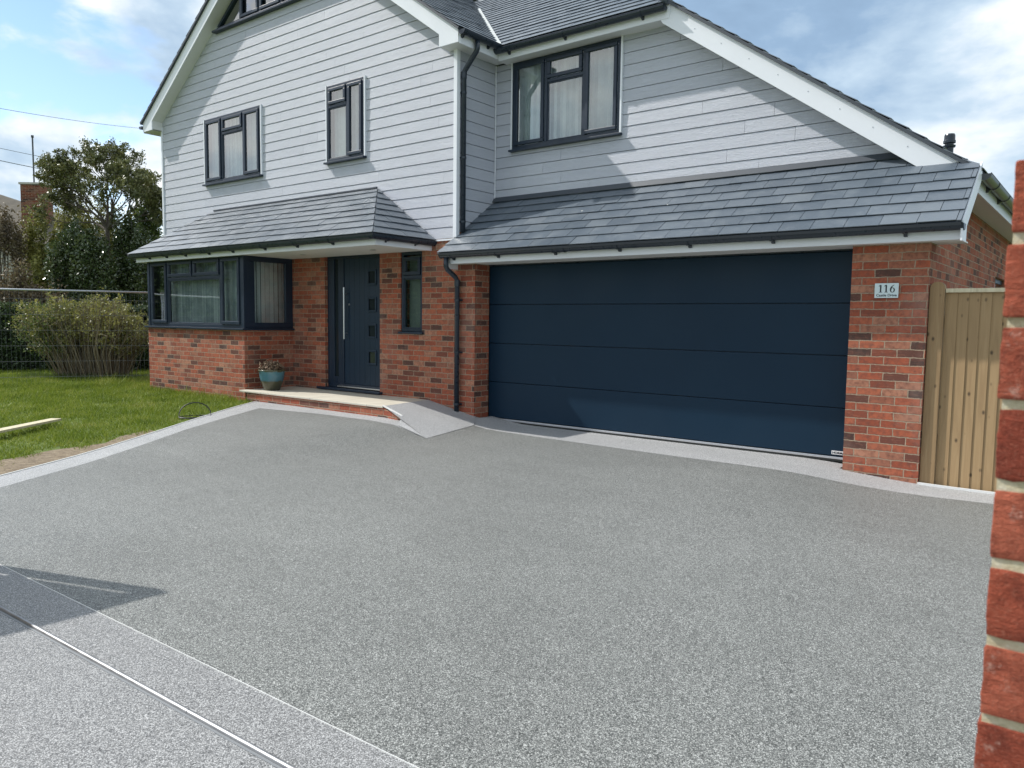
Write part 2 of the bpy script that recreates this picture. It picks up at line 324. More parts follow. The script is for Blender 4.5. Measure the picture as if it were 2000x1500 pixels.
def glass_fn(tint=(0.92, 0.96, 0.95), k=1.0):
    def fn(t, b):
        fr = t.new('ShaderNodeFresnel'); fr.inputs[0].default_value = 1.52
        nb = t.bump(t.noise(pos(t), 1.6, 2), 0.06, 0.02)
        t.put(fr.inputs['Normal'], nb)
        gl = t.new('ShaderNodeBsdfGlossy'); gl.inputs['Roughness'].default_value = 0.015; t.put(gl.inputs['Normal'], nb)
        tr = t.new('ShaderNodeBsdfTransparent'); tr.inputs[0].default_value = (*tint, 1)
        mx = t.new('ShaderNodeMixShader'); t.put(mx.inputs[0], t.m('MULTIPLY', t.m('MINIMUM', t.m('ADD', t.m('MULTIPLY', fr.outputs[0], 4.0*k), 0.05), 1.0), t.m('SUBTRACT', 1.0, t.new('ShaderNodeNewGeometry').outputs['Backfacing'])))
        t.l.new(tr.outputs[0], mx.inputs[1]); t.l.new(gl.outputs[0], mx.inputs[2])
        t.l.new(mx.outputs[0], t.n['Material Output'].inputs[0])
    return fn
M_glass = mat('double_glazing', fn=glass_fn())
M_frost = mat('obscure_glass', (0.018, 0.025, 0.028), 0.12, fn=lambda t, b: t.put(b.inputs['Normal'], t.bump(t.noise(pos(t), 60, 3), 0.05, 0.002)))
M_blind = leafy('white_fabric_blind', [(0.15, (0.38, 0.44, 0.48)), (0.75, (0.88, 0.92, 0.94))], 0.8, 0.35, 0.2)
M_sign = mat('frosted_sign_glass', (0.62, 0.72, 0.73), 0.25)
M_ink = mat('black_lettering', (0.01, 0.015, 0.02), 0.5)
M_label = mat('silver_label', (0.75, 0.77, 0.78), 0.4)
M_mortar = mat('yellow_lime_mortar', rough=0.95, fn=lambda t, b: (
    t.put(b.inputs['Base Color'], t.ramp(t.noise(pos(t), 60, 6, 0.7), [(0.25, (0.40, 0.34, 0.20)), (0.5, (0.60, 0.53, 0.36)), (0.8, (0.78, 0.74, 0.62))])),
    t.put(b.inputs['Normal'], t.bump(t.noise(pos(t), 250, 5, 0.7), 0.9, 0.003))))
def pier_fn(t, b):
    p = pos(t); r = island(t)
    c = t.ramp(r, [(0.0, (0.24, 0.052, 0.031)), (0.5, (0.34, 0.078, 0.043)), (1.0, (0.43, 0.120, 0.070))])
    n = t.noise(p, 45, 6, 0.7)
    c = t.mix(t.mapr(n, 0.45, 0.68, 0, 0.8), c, (0.15, 0.034, 0.022))
    c = t.mix(t.mapr(t.noise(p, 300, 4, 0.7), 0.52, 0.72, 0, 0.5), c, (0.50, 0.20, 0.13))
    c = t.mix(t.mapr(t.noise(t.vm('ADD', p, (3., 1., 2.)), 34, 6, 0.75), 0.60, 0.72, 0, 0.6), c, (0.62, 0.44, 0.36))
    t.put(b.inputs['Base Color'], c); b.inputs['Roughness'].default_value = 0.9; b.inputs['Specular IOR Level'].default_value = 0.2
    h = t.m('ADD', t.noise(t.vm('MULTIPLY', p, (1.0, 1.0, 2.6)), 60, 6, 0.7, 0.8), t.m('MULTIPLY', t.noise(p, 420, 3), 0.3))
    t.put(b.inputs['Normal'], t.bump(h, 1.0, 0.006))
M_pier = mat('handmade_orange_brick', fn=pier_fn)
def pot_fn(t, b):
    z = t.sep(pos(t))[2]
    z = t.m('ADD', z, t.m('MULTIPLY', t.m('SUBTRACT', t.noise(pos(t), 12, 3), 0.5), 0.05))
    t.put(b.inputs['Base Color'], t.ramp(t.mapr(z, 0.25, 0.60, 0, 1), [(0.0, (0.055, 0.055, 0.035)), (0.40, (0.07, 0.07, 0.04)), (0.46, (0.06, 0.15, 0.19)), (0.84, (0.085, 0.21, 0.26)), (0.88, (0.07, 0.07, 0.035)), (1.0, (0.10, 0.09, 0.05))]))
    b.inputs['Roughness'].default_value = 0.22
M_pot = mat('blue_glazed_stoneware', fn=pot_fn)

# ------------------------------------------------------------------ object helpers
WL = {}
def wloc(o): return WL.get(o.name, Vector((0, 0, 0)))
def setparent(o, p):
    if p is not None:
        o.parent = p; o.matrix_parent_inverse = Matrix.Translation(-wloc(p))
def tag(o, label=None, cat=None, group=None, kind=None):
    if label: o['label'] = label
    if cat: o['category'] = cat
    if group: o['group'] = group
    if kind: o['kind'] = kind
    return o
def thing(name, label, cat, loc, group=None):
    o = bpy.data.objects.new(name, None); scn.collection.objects.link(o); o.empty_display_size = 0.2
    o.location = loc; WL[o.name] = Vector(loc)
    return tag(o, label, cat, group)
class MB:
    def __init__(s): s.v = []; s.f = []
    def add(s, vs, fs):
        k = len(s.v); s.v += [tuple(v) for v in vs]; s.f += [tuple(i+k for i in f) for f in fs]; return s
    def box(s, x0, x1, y0, y1, z0, z1):
        v = [(x0, y0, z0), (x1, y0, z0), (x1, y1, z0), (x0, y1, z0), (x0, y0, z1), (x1, y0, z1), (x1, y1, z1), (x0, y1, z1)]
        return s.add(v, [(0, 3, 2, 1), (4, 5, 6, 7), (0, 1, 5, 4), (1, 2, 6, 5), (2, 3, 7, 6), (3, 0, 4, 7)])
    def prism(s, poly, d):
        """poly: list of 3D points, extruded by vector d"""
        n = len(poly); d = Vector(d); a = [Vector(p) for p in poly]; bq = [p+d for p in a]
        return s.add(a+bq, [tuple(range(n))[::-1], tuple(range(n, 2*n))]+[(i, (i+1) % n, n+(i+1) % n, n+i) for i in range(n)])
    def tube(s, pts, r, n=8, caps=True):
        pts = [Vector(p) for p in pts]; rs = r if isinstance(r, (list, tuple)) else [r]*len(pts)
        k = len(s.v); prev = None
        for i, p in enumerate(pts):
            t = (pts[min(i+1, len(pts)-1)]-pts[max(i-1, 0)]).normalized()
            a = Vector((0, 0, 1)) if abs(t.z) < 0.9 else Vector((1, 0, 0))
            if prev is not None: a = prev
            u = (a-t*a.dot(t)).normalized(); w2 = t.cross(u); prev = u
            for j in range(n):
                an = 2*math.pi*j/n; s.v.append(tuple(p+(u*math.cos(an)+w2*math.sin(an))*rs[i]))
        for i in range(len(pts)-1):
            for j in range(n):
                a0 = k+i*n+j; a1 = k+i*n+(j+1) % n; s.f.append((a0, a1, a1+n, a0+n))
        if caps:
            s.f.append(tuple(range(k, k+n))[::-1]); e = k+(len(pts)-1)*n; s.f.append(tuple(range(e, e+n)))
        return s
    def lathe(s, prof, c, n=40):
        k = len(s.v)
        for r, z in prof:
            for j in range(n):
                an = 2*math.pi*j/n; s.v.append((c[0]+r*math.cos(an), c[1]+r*math.sin(an), c[2]+z))
        for i in range(len(prof)-1):
            for j in range(n):
                a0 = k+i*n+j; a1 = k+i*n+(j+1) % n; s.f.append((a0, a1, a1+n, a0+n))
        s.f.append(tuple(range(k, k+n))[::-1])
        return s
    def build(s, name, m, parent=None, smooth=False, bevel=0.0, origin=None, fix=True):
        V = np.array(s.v, dtype=float)
        o3 = Vector(origin) if origin is not None else Vector(((V[:, 0].min()+V[:, 0].max())/2, (V[:, 1].min()+V[:, 1].max())/2, V[:, 2].min()))
        me = bpy.data.meshes.new(name); me.from_pydata([tuple(v) for v in (V-np.array(o3))], [], s.f)
        if fix:
            bm = bmesh.new(); bm.from_mesh(me); bmesh.ops.recalc_face_normals(bm, faces=bm.faces); bm.to_mesh(me); bm.free()
        return link(name, me, m, o3, parent, smooth, bevel)
def link(name, me, m, o3, parent=None, smooth=False, bevel=0.0):
    me.materials.append(m)
    o = bpy.data.objects.new(name, me); scn.collection.objects.link(o)
    o.location = o3; WL[o.name] = Vector(o3); setparent(o, parent)
    if smooth: me.polygons.foreach_set('use_smooth', [True]*len(me.polygons))
    if bevel:
        b = o.modifiers.new('bevel', 'BEVEL'); b.width = bevel; b.segments = 2; b.limit_method = 'ANGLE'; b.angle_limit = R(40)
    return o
def npmesh(name, V, n, m, parent=None, smooth=False, o3=None):
    """V: (k*n,3) vertices, each run of n is one polygon"""
    V = np.asarray(V, dtype=np.float32).reshape(-1, 3); k = len(V)//n
    o3 = Vector(o3) if o3 is not None else Vector((float(V[:, 0].mean()), float(V[:, 1].mean()), float(V[:, 2].min())))
    me = bpy.data.meshes.new(name); me.vertices.add(k*n); me.loops.add(k*n); me.polygons.add(k)
    me.vertices.foreach_set('co', (V-np.array(o3, dtype=np.float32)).ravel())
    me.loops.foreach_set('vertex_index', np.arange(k*n, dtype=np.int32))
    me.polygons.foreach_set('loop_start', np.arange(0, k*n, n, dtype=np.int32))
    me.update(calc_edges=True); me.validate()
    return link(name, me, m, o3, parent, smooth)
def sstep(a, b, x):
    t = np.clip((x-a)/(b-a), 0, 1); return t*t*(3-2*t)
def gz(x, y):
    """height of the ground: rises gently to the doorstep, falls to the side gate"""
    h = 0.10*sstep(3.0, 6.8, y)*sstep(-6.15, -7.2, x)
    h = h - 0.075*sstep(-2.6, -1.2, x)*sstep(5.0, 7.3, y)
    return h
def area(name, poly, m, dz=0.0, step=0.3, extra=None, **kw):
    P = [Vector(p) for p in poly]; n0 = len(P)
    # densify the outline
    out2 = []
    for i in range(n0):
        a, b = P[i], P[(i+1) % n0]; k = max(1, int((b-a).length/step))
        for j in range(k): out2.append(a.lerp(b, j/k))
    xs = [p.x for p in P]; ys = [p.y for p in P]
    pts = list(out2)
    def inside(x, y):
        c = False
        for i in range(n0):
            a, b = P[i], P[(i+1) % n0]
            if (a.y > y) != (b.y > y) and x < (b.x-a.x)*(y-a.y)/(b.y-a.y)+a.x: c = not c
        return c
    def edist(x, y):
        q = Vector((x, y)); dm = 9e9
        for i in range(n0):
            a, b = P[i], P[(i+1) % n0]; ab = b-a; t = max(0, min(1, (q-a).dot(ab)/max(ab.length_squared, 1e-9)))
            dm = min(dm, (q-a-ab*t).length)
        return dm
    x = min(xs)
    while x < max(xs):
        y = min(ys)
        while y < max(ys):
            if inside(x, y) and edist(x, y) > step*0.35: pts.append(Vector((x, y)))
            y += step
        x += step
    nb = len(out2)
    vs, es, fs, *_ = delaunay_2d_cdt(pts, [], [list(range(nb))], 1, 1e-6)
    mb = MB(); mb.add([(v.x, v.y, float(gz(v.x, v.y))+dz) for v in vs], [tuple(f) for f in fs])
    o = mb.build(name, m, smooth=True, fix=False)
    bm = bmesh.new(); bm.from_mesh(o.data)
    for f in bm.faces:
        if f.normal.z < 0: f.normal_flip()
    bm.to_mesh(o.data); bm.free()
    return tag(o, kind='structure', **kw)

# ------------------------------------------------------------------ ground
bmg = MB()
gx = sorted(set([-900, -300, -120, -60, -35]+[round(-28+i*0.5, 2) for i in range(0, 73)]+[14, 30, 80, 300, 900]))
gy = sorted(set([-900, -300, -100, -40, -20]+[round(-8+i*0.5, 2) for i in range(0, 45)]+[20, 30, 60, 120, 300, 900]))
vv = [(x, y, float(gz(x, y))-0.035) for y in gy for x in gx]; nx_ = len(gx)
bmg.add(vv, [(j*nx_+i, j*nx_+i+1, (j+1)*nx_+i+1, (j+1)*nx_+i) for j in range(len(gy)-1) for i in range(nx_-1)])
tag(bmg.build('ground', M_lawn, smooth=True, fix=False, origin=(0, 0, 0)), kind='structure')

LEFT_EDGE = [(-5.2, -2.0), (-6.55, 0.6), (-7.05, 1.55), (-7.5, 2.35), (-8.1, 3.3), (-9.27, 5.06), (-10.45, 6.88)]
IN_LEFT = [(-6.60, 1.50), (-6.98, 2.2), (-7.62, 3.2), (-8.70, 4.75), (-9.62, 6.38)]
FAR = [(-9.62, 6.38), (-8.4, 6.55), (-7.42, 6.56), (-6.987, 6.53), (-6.30, 6.40), (-6.52, 7.50), (-5.4, 7.41), (-3.68, 7.33), (-1.9, 7.30), (-0.75, 7.42), (0.6, 7.50), (3.0, 7.6)]
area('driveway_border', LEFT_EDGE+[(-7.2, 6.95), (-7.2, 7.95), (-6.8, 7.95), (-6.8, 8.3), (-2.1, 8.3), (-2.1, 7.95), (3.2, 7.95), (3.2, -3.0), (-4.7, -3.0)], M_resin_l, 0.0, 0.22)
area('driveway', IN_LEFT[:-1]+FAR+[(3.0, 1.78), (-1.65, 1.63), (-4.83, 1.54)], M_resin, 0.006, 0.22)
area('near_paving', [(-6.60, 1.50), (-4.83, 1.54), (-1.65, 1.63), (3.0, 1.78), (3.0, -3.0), (-4.7, -3.0), (-5.15, -2.0), (-6.5, 0.6), (-6.95, 1.48)], M_resin_n, 0.003, 0.3)  # same resin as the border, with the dimmer near light painted in
def strip(name, pts, wd, h, m, dz=0.0):
    mb = MB()
    dense = []
    for a, b in zip(pts[:-1], pts[1:]):
        a, b = Vector(a), Vector(b); k = max(1, int((b-a).length/0.3))
        dense += [a.lerp(b, j/k) for j in range(k)]
    dense.append(Vector(pts[-1])); rows = []
    for i, p in enumerate(dense):
        t = (dense[min(i+1, len(dense)-1)]-dense[max(i-1, 0)]).normalized(); nn = Vector((-t.y, t.x))*wd/2
        z = float(gz(p.x, p.y))+dz
        rows += [(p.x-nn.x, p.y-nn.y, z-0.05), (p.x-nn.x, p.y-nn.y, z+h), (p.x+nn.x, p.y+nn.y, z+h), (p.x+nn.x, p.y+nn.y, z-0.05)]
    fs = []
    for i in range(len(dense)-1):
        for j in range(3): a = i*4+j; fs.append((a, a+1, a+5, a+4))
    fs += [(0, 1, 2, 3), tuple(len(rows)-4+j for j in range(4))]
    mb.add(rows, fs); return tag(mb.build(name, m), kind='structure')
strip('kerb_edging', LEFT_EDGE, 0.013, 0.007, M_edge)
strip('border_edging', [(-6.60, 1.50), (-4.83, 1.54), (-1.65, 1.63), (3.0, 1.78)], 0.0024, 0.0064, M_edge)
area('added_path', [(-1.39, 7.99), (1.6, 7.99), (1.6, 17.0), (-1.39, 17.0)], mat('added_path_concrete', rough=0.9, fn=wear((0.20, 0.195, 0.185), 0.2, 3.0)), 0.0, 0.5)  # unseen paving, added so that grey and not green light bounces onto the soffit
strip('gate_edging', [(-1.39, 7.895), (-0.75, 7.90), (0.4, 7.90)], 0.02, 0.018, M_edge)

# resin ramp from the doorstep down to the garage apron
rp = dict(T1=(-7.58, 6.90, 0.251), T2=(-7.75, 7.93, 0.251), F3=(-6.86, 7.93, 0.02), F2=(-6.52, 7.50, 0.012), F1=(-6.29, 6.395, 0.03), G=(-6.95, 6.55, 0.06), S=(-7.13, 6.805, 0.157))
for k_ in ('F3', 'F2', 'F1', 'G'): rp[k_] = (rp[k_][0], rp[k_][1], float(gz(rp[k_][0], rp[k_][1]))+0.009)
kk = list(rp); ix = {k: i for i, k in enumerate(kk)}
mb = MB(); mb.add([rp[k] for k in kk], [tuple(ix[c] for c in f) for f in (('T1', 'F3', 'T2'), ('T1', 'F2', 'F3'), ('T1', 'F1', 'F2'), ('T1', 'S', 'F1'), ('S', 'G', 'F1'))])
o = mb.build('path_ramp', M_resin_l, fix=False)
bm = bmesh.new(); bm.from_mesh(o.data)
bmesh.ops.subdivide_edges(bm, edges=bm.edges, cuts=3, use_grid_fill=True, smooth=0.0)
for f in bm.faces:
    if f.normal.z < 0: f.normal_flip()
bm.to_mesh(o.data); bm.free(); tag(o, kind='structure'); o.data.polygons.foreach_set('use_smooth', [True]*len(o.data.polygons))

# bare soil beside the edging
area('bare_soil', [(-7.62, 2.5), (-8.22, 3.35), (-9.0, 4.55), (-9.25, 4.6), (-9.05, 4.15), (-8.75, 3.85), (-8.75, 3.3), (-8.55, 2.9), (-8.4, 2.2), (-7.9, 1.6), (-7.2, 0.6), (-6.7, 0.6), (-7.2, 1.7)], M_soil, -0.022, 0.25)

# grass: single blades over the lawn that can be seen
def grass():
    N = 330000
    # more blades near the drive than at the back
    tt = rng.random(N)
    X = -7.0-14.5*rng.random(N)**0.9; Y = 1.2+9.2*rng.random(N)
    ex = np.interp(Y, [p[1] for p in LEFT_EDGE], [p[0] for p in LEFT_EDGE]); ex = np.where(Y > 6.9, -10.9, ex)
    keep = (X < ex-0.03)
    keep &= ~((X > -14.02) & (Y > 6.95)) & ~((X > -15.06) & (Y > 7.85))
    # worn soil patch with a ragged outline
    nse = np.sin(X*7.1+np.sin(Y*5.3)*2)*0.12+np.sin(Y*9.7+X*3.1)*0.08+rng.normal(0, 0.06, N)
    de = ex-X
    worn = (Y < 4.7) & (de+nse < 0.16+0.52*np.exp(-((Y-2.95)/1.05)**2))
    thin = (np.sin(X*2.3+1.0)*np.cos(Y*2.9)+nse*2 > 0.75) & (tt < 0.45)
    keep &= ~worn & ~thin & ~((de < 0.08+np.abs(nse)*0.4))
    X, Y = X[keep], Y[keep]; n = len(X); de = de[keep]
    H = 0.018+0.034*rng.random(n)+0.05*(rng.random(n) < 0.03)
    tuft = np.sin(X*3.7+Y*1.3)*np.sin(Y*4.1-X*1.9); H *= 1+0.5*np.clip(tuft, 0, 1)
    # longer tufts against the bay plinth and by the fence foot
    near = ((X > -14.6) & (X < -10.4) & (Y > 6.72)) | (np.abs((X+16.1)*0.9+(Y-6.6)*0.44-0.7) < 0.22)
    H = np.where(near & (rng.random(n) < 0.8), H*2.0, H)
    an = rng.random(n)*2*np.pi; wd = 0.0035+0.003*rng.random(n)
    lean = rng.normal(0, 0.5, (n, 2))*H[:, None]
    Z = gz(X, Y)-0.035
    c, s = np.cos(an)*wd, np.sin(an)*wd
    A = np.stack([X-c, Y-s, Z], 1); B = np.stack([X+c, Y+s, Z], 1); T = np.stack([X+lean[:, 0], Y+lean[:, 1], Z+H], 1)
    V = np.stack([A, B, T], 1).reshape(-1, 3)
    o = npmesh('lawn_grass', V, 3, M_grass); tag(o, 'short green grass of the front lawn', 'grass', kind='stuff')
grass()

# ------------------------------------------------------------------ the house
house = thing('house', 'two-storey house with grey boards over red brick, slate roofs and a navy garage door', 'house', (-8.0, 8.0, 0))
YF, YW, XC = 7.90, 8.72, -7.217                       # front plane, plane over the garage, inner corner
PIT = 0.708
def pieces(x0, x1, z0, z1, holes):
    """rectangle minus rectangular holes, as rectangles"""
    zs = sorted({z0, z1}|{h[i] for h in holes for i in (2, 3) if z0 < h[i] < z1}); out = []
    for a, b in zip(zs[:-1], zs[1:]):
        hs = sorted([(h[0], h[1]) for h in holes if h[2] < b-1e-6 and h[3] > a+1e-6]); x = x0
        for h0, h1 in hs:
            if h0 > x: out.append((x, min(h0, x1), a, b))
            x = max(x, h1)
        if x < x1: out.append((x, x1, a, b))
    return out
# brick walls
br = MB()
for x0, x1, z0, z1 in pieces(-15.05, -6.868, -0.1, 2.60, [(-7.19, -6.8, 2.38, 2.7), (-10.06, -8.76, 0.26, 2.40), (-8.31, -7.868, 1.215, 2.40), (-13.85, -10.98, 1.2, 2.42)]): br.box(x0, x1, YF, YF+0.30, z0, z1 if x1 < -7.0 else min(z1, 2.6))
br.box(-6.868, -2.06, YF+0.02, YF+0.30, 2.20, 2.38)
br.box(-2.06, -1.39, YF, YF+0.30, -0.15, 2.32)
for y0, y1, z0, z1 in [(q[0], q[1], q[2], q[3]) for q in pieces(8.20, 16.0, -0.15, 2.70, [(12.55, 13.9, 1.15, 2.09)])]: br.box(-1.69, -1.39, y0, y1, z0, z1)
br.build('brick_wall', M_brick, house)
bb = MB(); bb.box(-13.98, -10.906, 6.98, 7.897, -0.1, 1.195); bb.build('bay_plinth', M_brick, house)
# hidden shell so that the rooms are dark
sh = MB(); sh.box(-15.0, -14.9, 8.25, 16, -0.1, 5.2); sh.box(-14.9, -5.0, 15.9, 16.0, -0.1, 5.1); sh.box(-5.0, -1.7, 15.9, 16.0, -0.1, 3.1)
sh.box(-14.9, -1.75, 8.3, 15.9, 2.42, 2.47)
sh.box(-7.1, -7.0, 8.95, 15.9, -0.1, 2.4)
sh.build('inner_wall', M_room, house)

# weatherboards: each board a lapped, slightly tilted plank
def boards(name, xa, xb, zb, zt, pitch, Y, holes, lim=None, sign=-1, axis='x', joints=0.0016):
    mb = MB(); k = 0; z = zb
    while z < zt-1e-4:
        z1 = min(z+pitch, zt)
        L0, R0 = (lim(z) if lim else (xa, xb)); L1, R1 = (lim(z1) if lim else (xa, xb))
        L0, R0 = max(L0, xa), min(R0, xb); L1, R1 = max(L1, xa), min(R1, xb)
        if R0 <= L0: break
        # random butt joints
        cuts = []; x = xa+random.uniform(0.8, 3.2)
        while x < xb: cuts.append(x); x += random.uniform(2.2, 3.6)
        hs = [h for h in holes if h[2] < z1 and h[3] > z]
        zlv = sorted({z, z1}|{h[i] for h in hs for i in (2, 3) if z < h[i] < z1})
        for a, b in zip(zlv[:-1], zlv[1:]):
            fa, fb = (a-z)/(pitch), (b-z)/(pitch)
            la, ra = L0+(L1-L0)*(a-z)/(z1-z), R0+(R1-R0)*(a-z)/(z1-z)
            lb, rb = L0+(L1-L0)*(b-z)/(z1-z), R0+(R1-R0)*(b-z)/(z1-z)
            segs = []; x = None
            hh = sorted([(h[0], h[1]) for h in hs if h[2] < b-1e-6 and h[3] > a+1e-6])
            marks = [('L', la, lb)]
            cur = (la, lb)
            for h0, h1 in hh:
                if h1 <= min(la, lb) or h0 >= max(ra, rb): continue
                if h0 > cur[0] or h0 > cur[1]: segs.append((cur[0], min(h0, 1e9), cur[1], min(h0, 1e9)))
                cur = (h1, h1)
            if cur[0] < ra or cur[1] < rb: segs.append((cur[0], max(ra, cur[0]), cur[1], max(rb, cur[1])))
            for s0, s1, t0, t1 in segs:
                cs = [c for c in cuts if max(s0, t0)+0.05 < c < min(s1, t1)-0.05]
                ed = [(s0, t0)]+[(c, c) for c in cs]+[(s1, t1)]
                for i, (p, q) in enumerate(zip(ed[:-1], ed[1:])):
                    g0 = joints if i > 0 else 0; g1 = joints if i < len(cs) else 0
                    ya = 0.0125-0.0065*fa; yb = 0.0125-0.0065*fb; av = a+(0.0062 if a == z else 0.0)
                    def pt(u, dep, zz):
                        return (u, Y-dep, zz) if axis == 'x' else (Y+dep, u, zz)
                    vs = [pt(p[0]+g0, ya, av), pt(q[0]-g1, ya, av), pt(q[1]-g1, yb, b), pt(p[1]+g0, yb, b),
                          pt(p[0]+g0, -0.06, av), pt(q[0]-g1, -0.06, av), pt(q[1]-g1, -0.06, b), pt(p[1]+g0, -0.06, b)]
                    mb.add(vs, [(0, 1, 2, 3), (0, 4, 5, 1), (1, 5, 6, 2), (2, 6, 7, 3), (3, 7, 4, 0), (5, 4, 7, 6)])
        z = z1; k += 1
    return mb.build(name, M_board, house)
XM = -11.135
W1 = (-13.476, -11.712, 3.842, 5.002); W2 = (-9.936, -9.062, 3.838, 4.997); W3 = (-6.884, -5.146, 3.798, 4.98)
TW = (-13.01, -9.26, 6.49, 8.0)
def limL(z): return (-15.03, XC) if z < 5.22 else (-15.03+(z-5.22)/PIT-0.05, XC-(z-5.22)/PIT+0.05)
boards('gable_weatherboard', -15.03, XC-0.03, 2.517, 7.98, 0.1525, YF, [(W1[0]-.02, W1[1]+.02, W1[2]-.02, W1[3]+.01), (W2[0]-.02, W2[1]+.02, W2[2]-.02, W2[3]+.01), TW], limL)
bk = MB()
for x0, x1, z0, z1 in pieces(-15.0, -7.3, 2.6, 8.0, [W1, W2, TW]):
    zc = 5.2
    if z0 < zc: bk.box(x0, x1, YF+0.07, YF+0.12, z0, min(z1, zc))
# upper gable core (between the window bands)
bk.prism([(-14.95, YF+0.07, 5.2), (-7.35, YF+0.07, 5.2), (-9.1, YF+0.07, 6.45), (-13.2, YF+0.07, 6.45)], (0, 0.05, 0))
def limR(z): return (-8, -1.9+0.22-(z-3.123)/0.703) if z > 3.0 else (-8, -1.2)
boards('wing_weatherboard', XC, -1.4, 3.11, 5.0, 0.1508, YW, [(W3[0]-.02, W3[1]+.02, W3[2]-.02, 5.1)], limR)
for x0, x1, z0, z1 in pieces(XC, -4.6, 2.5, 5.05, [W3]): bk.box(x0, x1, YW+0.07, YW+0.12, z0, z1)
bk.prism([(-4.6, YW+0.07, 2.5), (-1.5, YW+0.07, 2.5), (-1.5, YW+0.07, 2.95), (-4.6, YW+0.07, 5.03)], (0, 0.05, 0))
bk.build('wall_core', M_room, house)
boards('return_weatherboard', YF+0.03, YW-0.02, 2.45, 5.06, 0.1525, XC, [], None, axis='y')
rc = MB(); rc.box(XC-0.1, XC-0.06, YF+0.12, YW+0.07, 2.3, 5.1); rc.build('wall_core', M_room, house)
# corner trims, white beads
ct = MB(); ct.box(XC-0.035, XC+0.028, YF-0.030, YF+0.035, 2.50, 5.03); ct.build('corner_trim', M_white, house, bevel=0.003)
ct = MB(); ct.box(-15.075, -15.028, YF-0.03, YF+0.04, 2.50, 5.10); ct.build('corner_trim', M_white, house, bevel=0.003)
ct = MB(); ct.box(XC+0.018, XC+0.032, YW-0.034, YW-0.020, 3.0, 5.0); ct.build('corner_bead', M_white, house)
st = MB(); st.box(-15.03, XC-0.03, YF-0.022, YF+0.01, 2.49, 2.514); st.build('starter_trim', M_white, house)

# ---- windows
def slats(name, x0, x1, z0, z1, Y, parent, ang=38, sp=0.082, wd=0.089, open_to=None):
    V = []; x = x0; c, s_ = math.cos(R(ang))*wd/2, math.sin(R(ang))*wd/2
    while x < x1:
        a = R(ang+random.uniform(-13, 13)); c, s_ = math.cos(a)*wd/2, math.sin(a)*wd/2
        V += [(x-c, Y-s_, z0), (x, Y-0.006, z0), (x, Y-0.006, z1), (x-c, Y-s_, z1), (x, Y-0.006, z0), (x+c, Y+s_, z0), (x+c, Y+s_, z1), (x, Y-0.006, z1)]
        x += sp
    return npmesh(name, V, 4, M_blind, parent)
def ringbox(mb, x0, x1, z0, z1, t, y0, y1):
    mb.box(x0, x1, y0, y1, z0, z0+t); mb.box(x0, x1, y0, y1, z1-t, z1); mb.box(x0, x0+t, y0, y1, z0+t, z1-t); mb.box(x1-t, x1, y0, y1, z0+t, z1-t)
def window(rect, Y, cells, mull, sill=True, trim=True, label=None, blind=True, frame_t=0.042, slat_range=None, ang=38, side=None):
    x0, x1, z0, z1 = rect
    f = MB(); yf, yb = Y-0.034, Y+0.045
    ringbox(f, x0, x1, z0, z1, frame_t, yf, yb)
    for kind, a, b, c in mull:       # ('v', x, z0, z1) or ('h', z, x0, x1)
        if kind == 'v': f.box(a-0.022, a+0.022, yf+0.001, yb, b, c)
        else: f.box(b, c, yf+0.002, yb, a-0.022, a+0.022)
    w_ = f.build('window', M_anth, house, bevel=0.004)
    if label: w_['label'] = label
    for a0, a1, b0, b1, kind in cells:
        if kind == 's':
            s_ = MB(); ringbox(s_, a0+0.004, a1-0.004, b0+0.004, b1-0.004, 0.050, yf-0.020, yf+0.012)
            s_.build('sash', M_anth, w_, bevel=0.007); i = 0.052; gy_ = yf+0.004
        else:
            s_ = MB(); ringbox(s_, a0+0.001, a1-0.001, b0+0.001, b1-0.001, 0.016, yf+0.010, yf+0.030)
            s_.build('glazing_bead', M_anth, w_, bevel=0.004); i = 0.015; gy_ = yf+0.022
        p = MB(); p.box(a0+i, a1-i, gy_, gy_+0.004, b0+i, b1-i); p.build('pane', M_glass, w_)
    if sill:
        s_ = MB(); s_.prism([(x0-0.03, Y-0.085, z0-0.034), (x0-0.03, Y-0.085, z0-0.008), (x0-0.03, Y-0.02, z0-0.001), (x0-0.03, Y+0.03, z0-0.001), (x0-0.03, Y+0.03, z0-0.034)], (x1-x0+0.06, 0, 0))
        s_.build('sill', M_anth, w_, bevel=0.003)
    if trim:
        for xx0, xx1 in ((x0-0.024, x0-0.001), (x1+0.001, x1+0.024)):
            t_ = MB(); t_.box(xx0, xx1, Y-0.040, Y+0.02, z0-0.0, z1+0.012); t_.build('side_trim', M_white, w_)
    if blind:
        sr = slat_range or (x0+0.06, x1-0.03)
        slats('blind', sr[0], sr[1], z0+0.05, z1-0.05, Y+0.12, w_, 30, 0.100)
        h_ = MB(); h_.box(x0+0.04, x1-0.04, Y+0.11, Y+0.16, z1-0.055, z1-0.02); h_.build('head_rail', M_white, w_)
    return w_
def col3(rect, xa, xb, ht, ft=0.042, m=0.022):
    x0, x1, z0, z1 = rect
    cells = [(x0+ft, xa-m, z0+ft, z1-ft, 's'), (xa+m, xb-m, ht+m, z1-ft, 's'), (xa+m, xb-m, z0+ft, ht-m, 'f'), (xb+m, x1-ft, z0+ft, z1-ft, 's')]
    mull = [('v', xa, z0+ft, z1-ft), ('v', xb, z0+ft, z1-ft), ('h', ht, xa+m, xb-m)]
    return cells, mull
c, m_ = col3(W1, -12.91, -12.235, 4.69); window(W1, YF, c, m_, label='three-light window beside the left edge of the boarded gable')
x0, x1, z0, z1 = W2
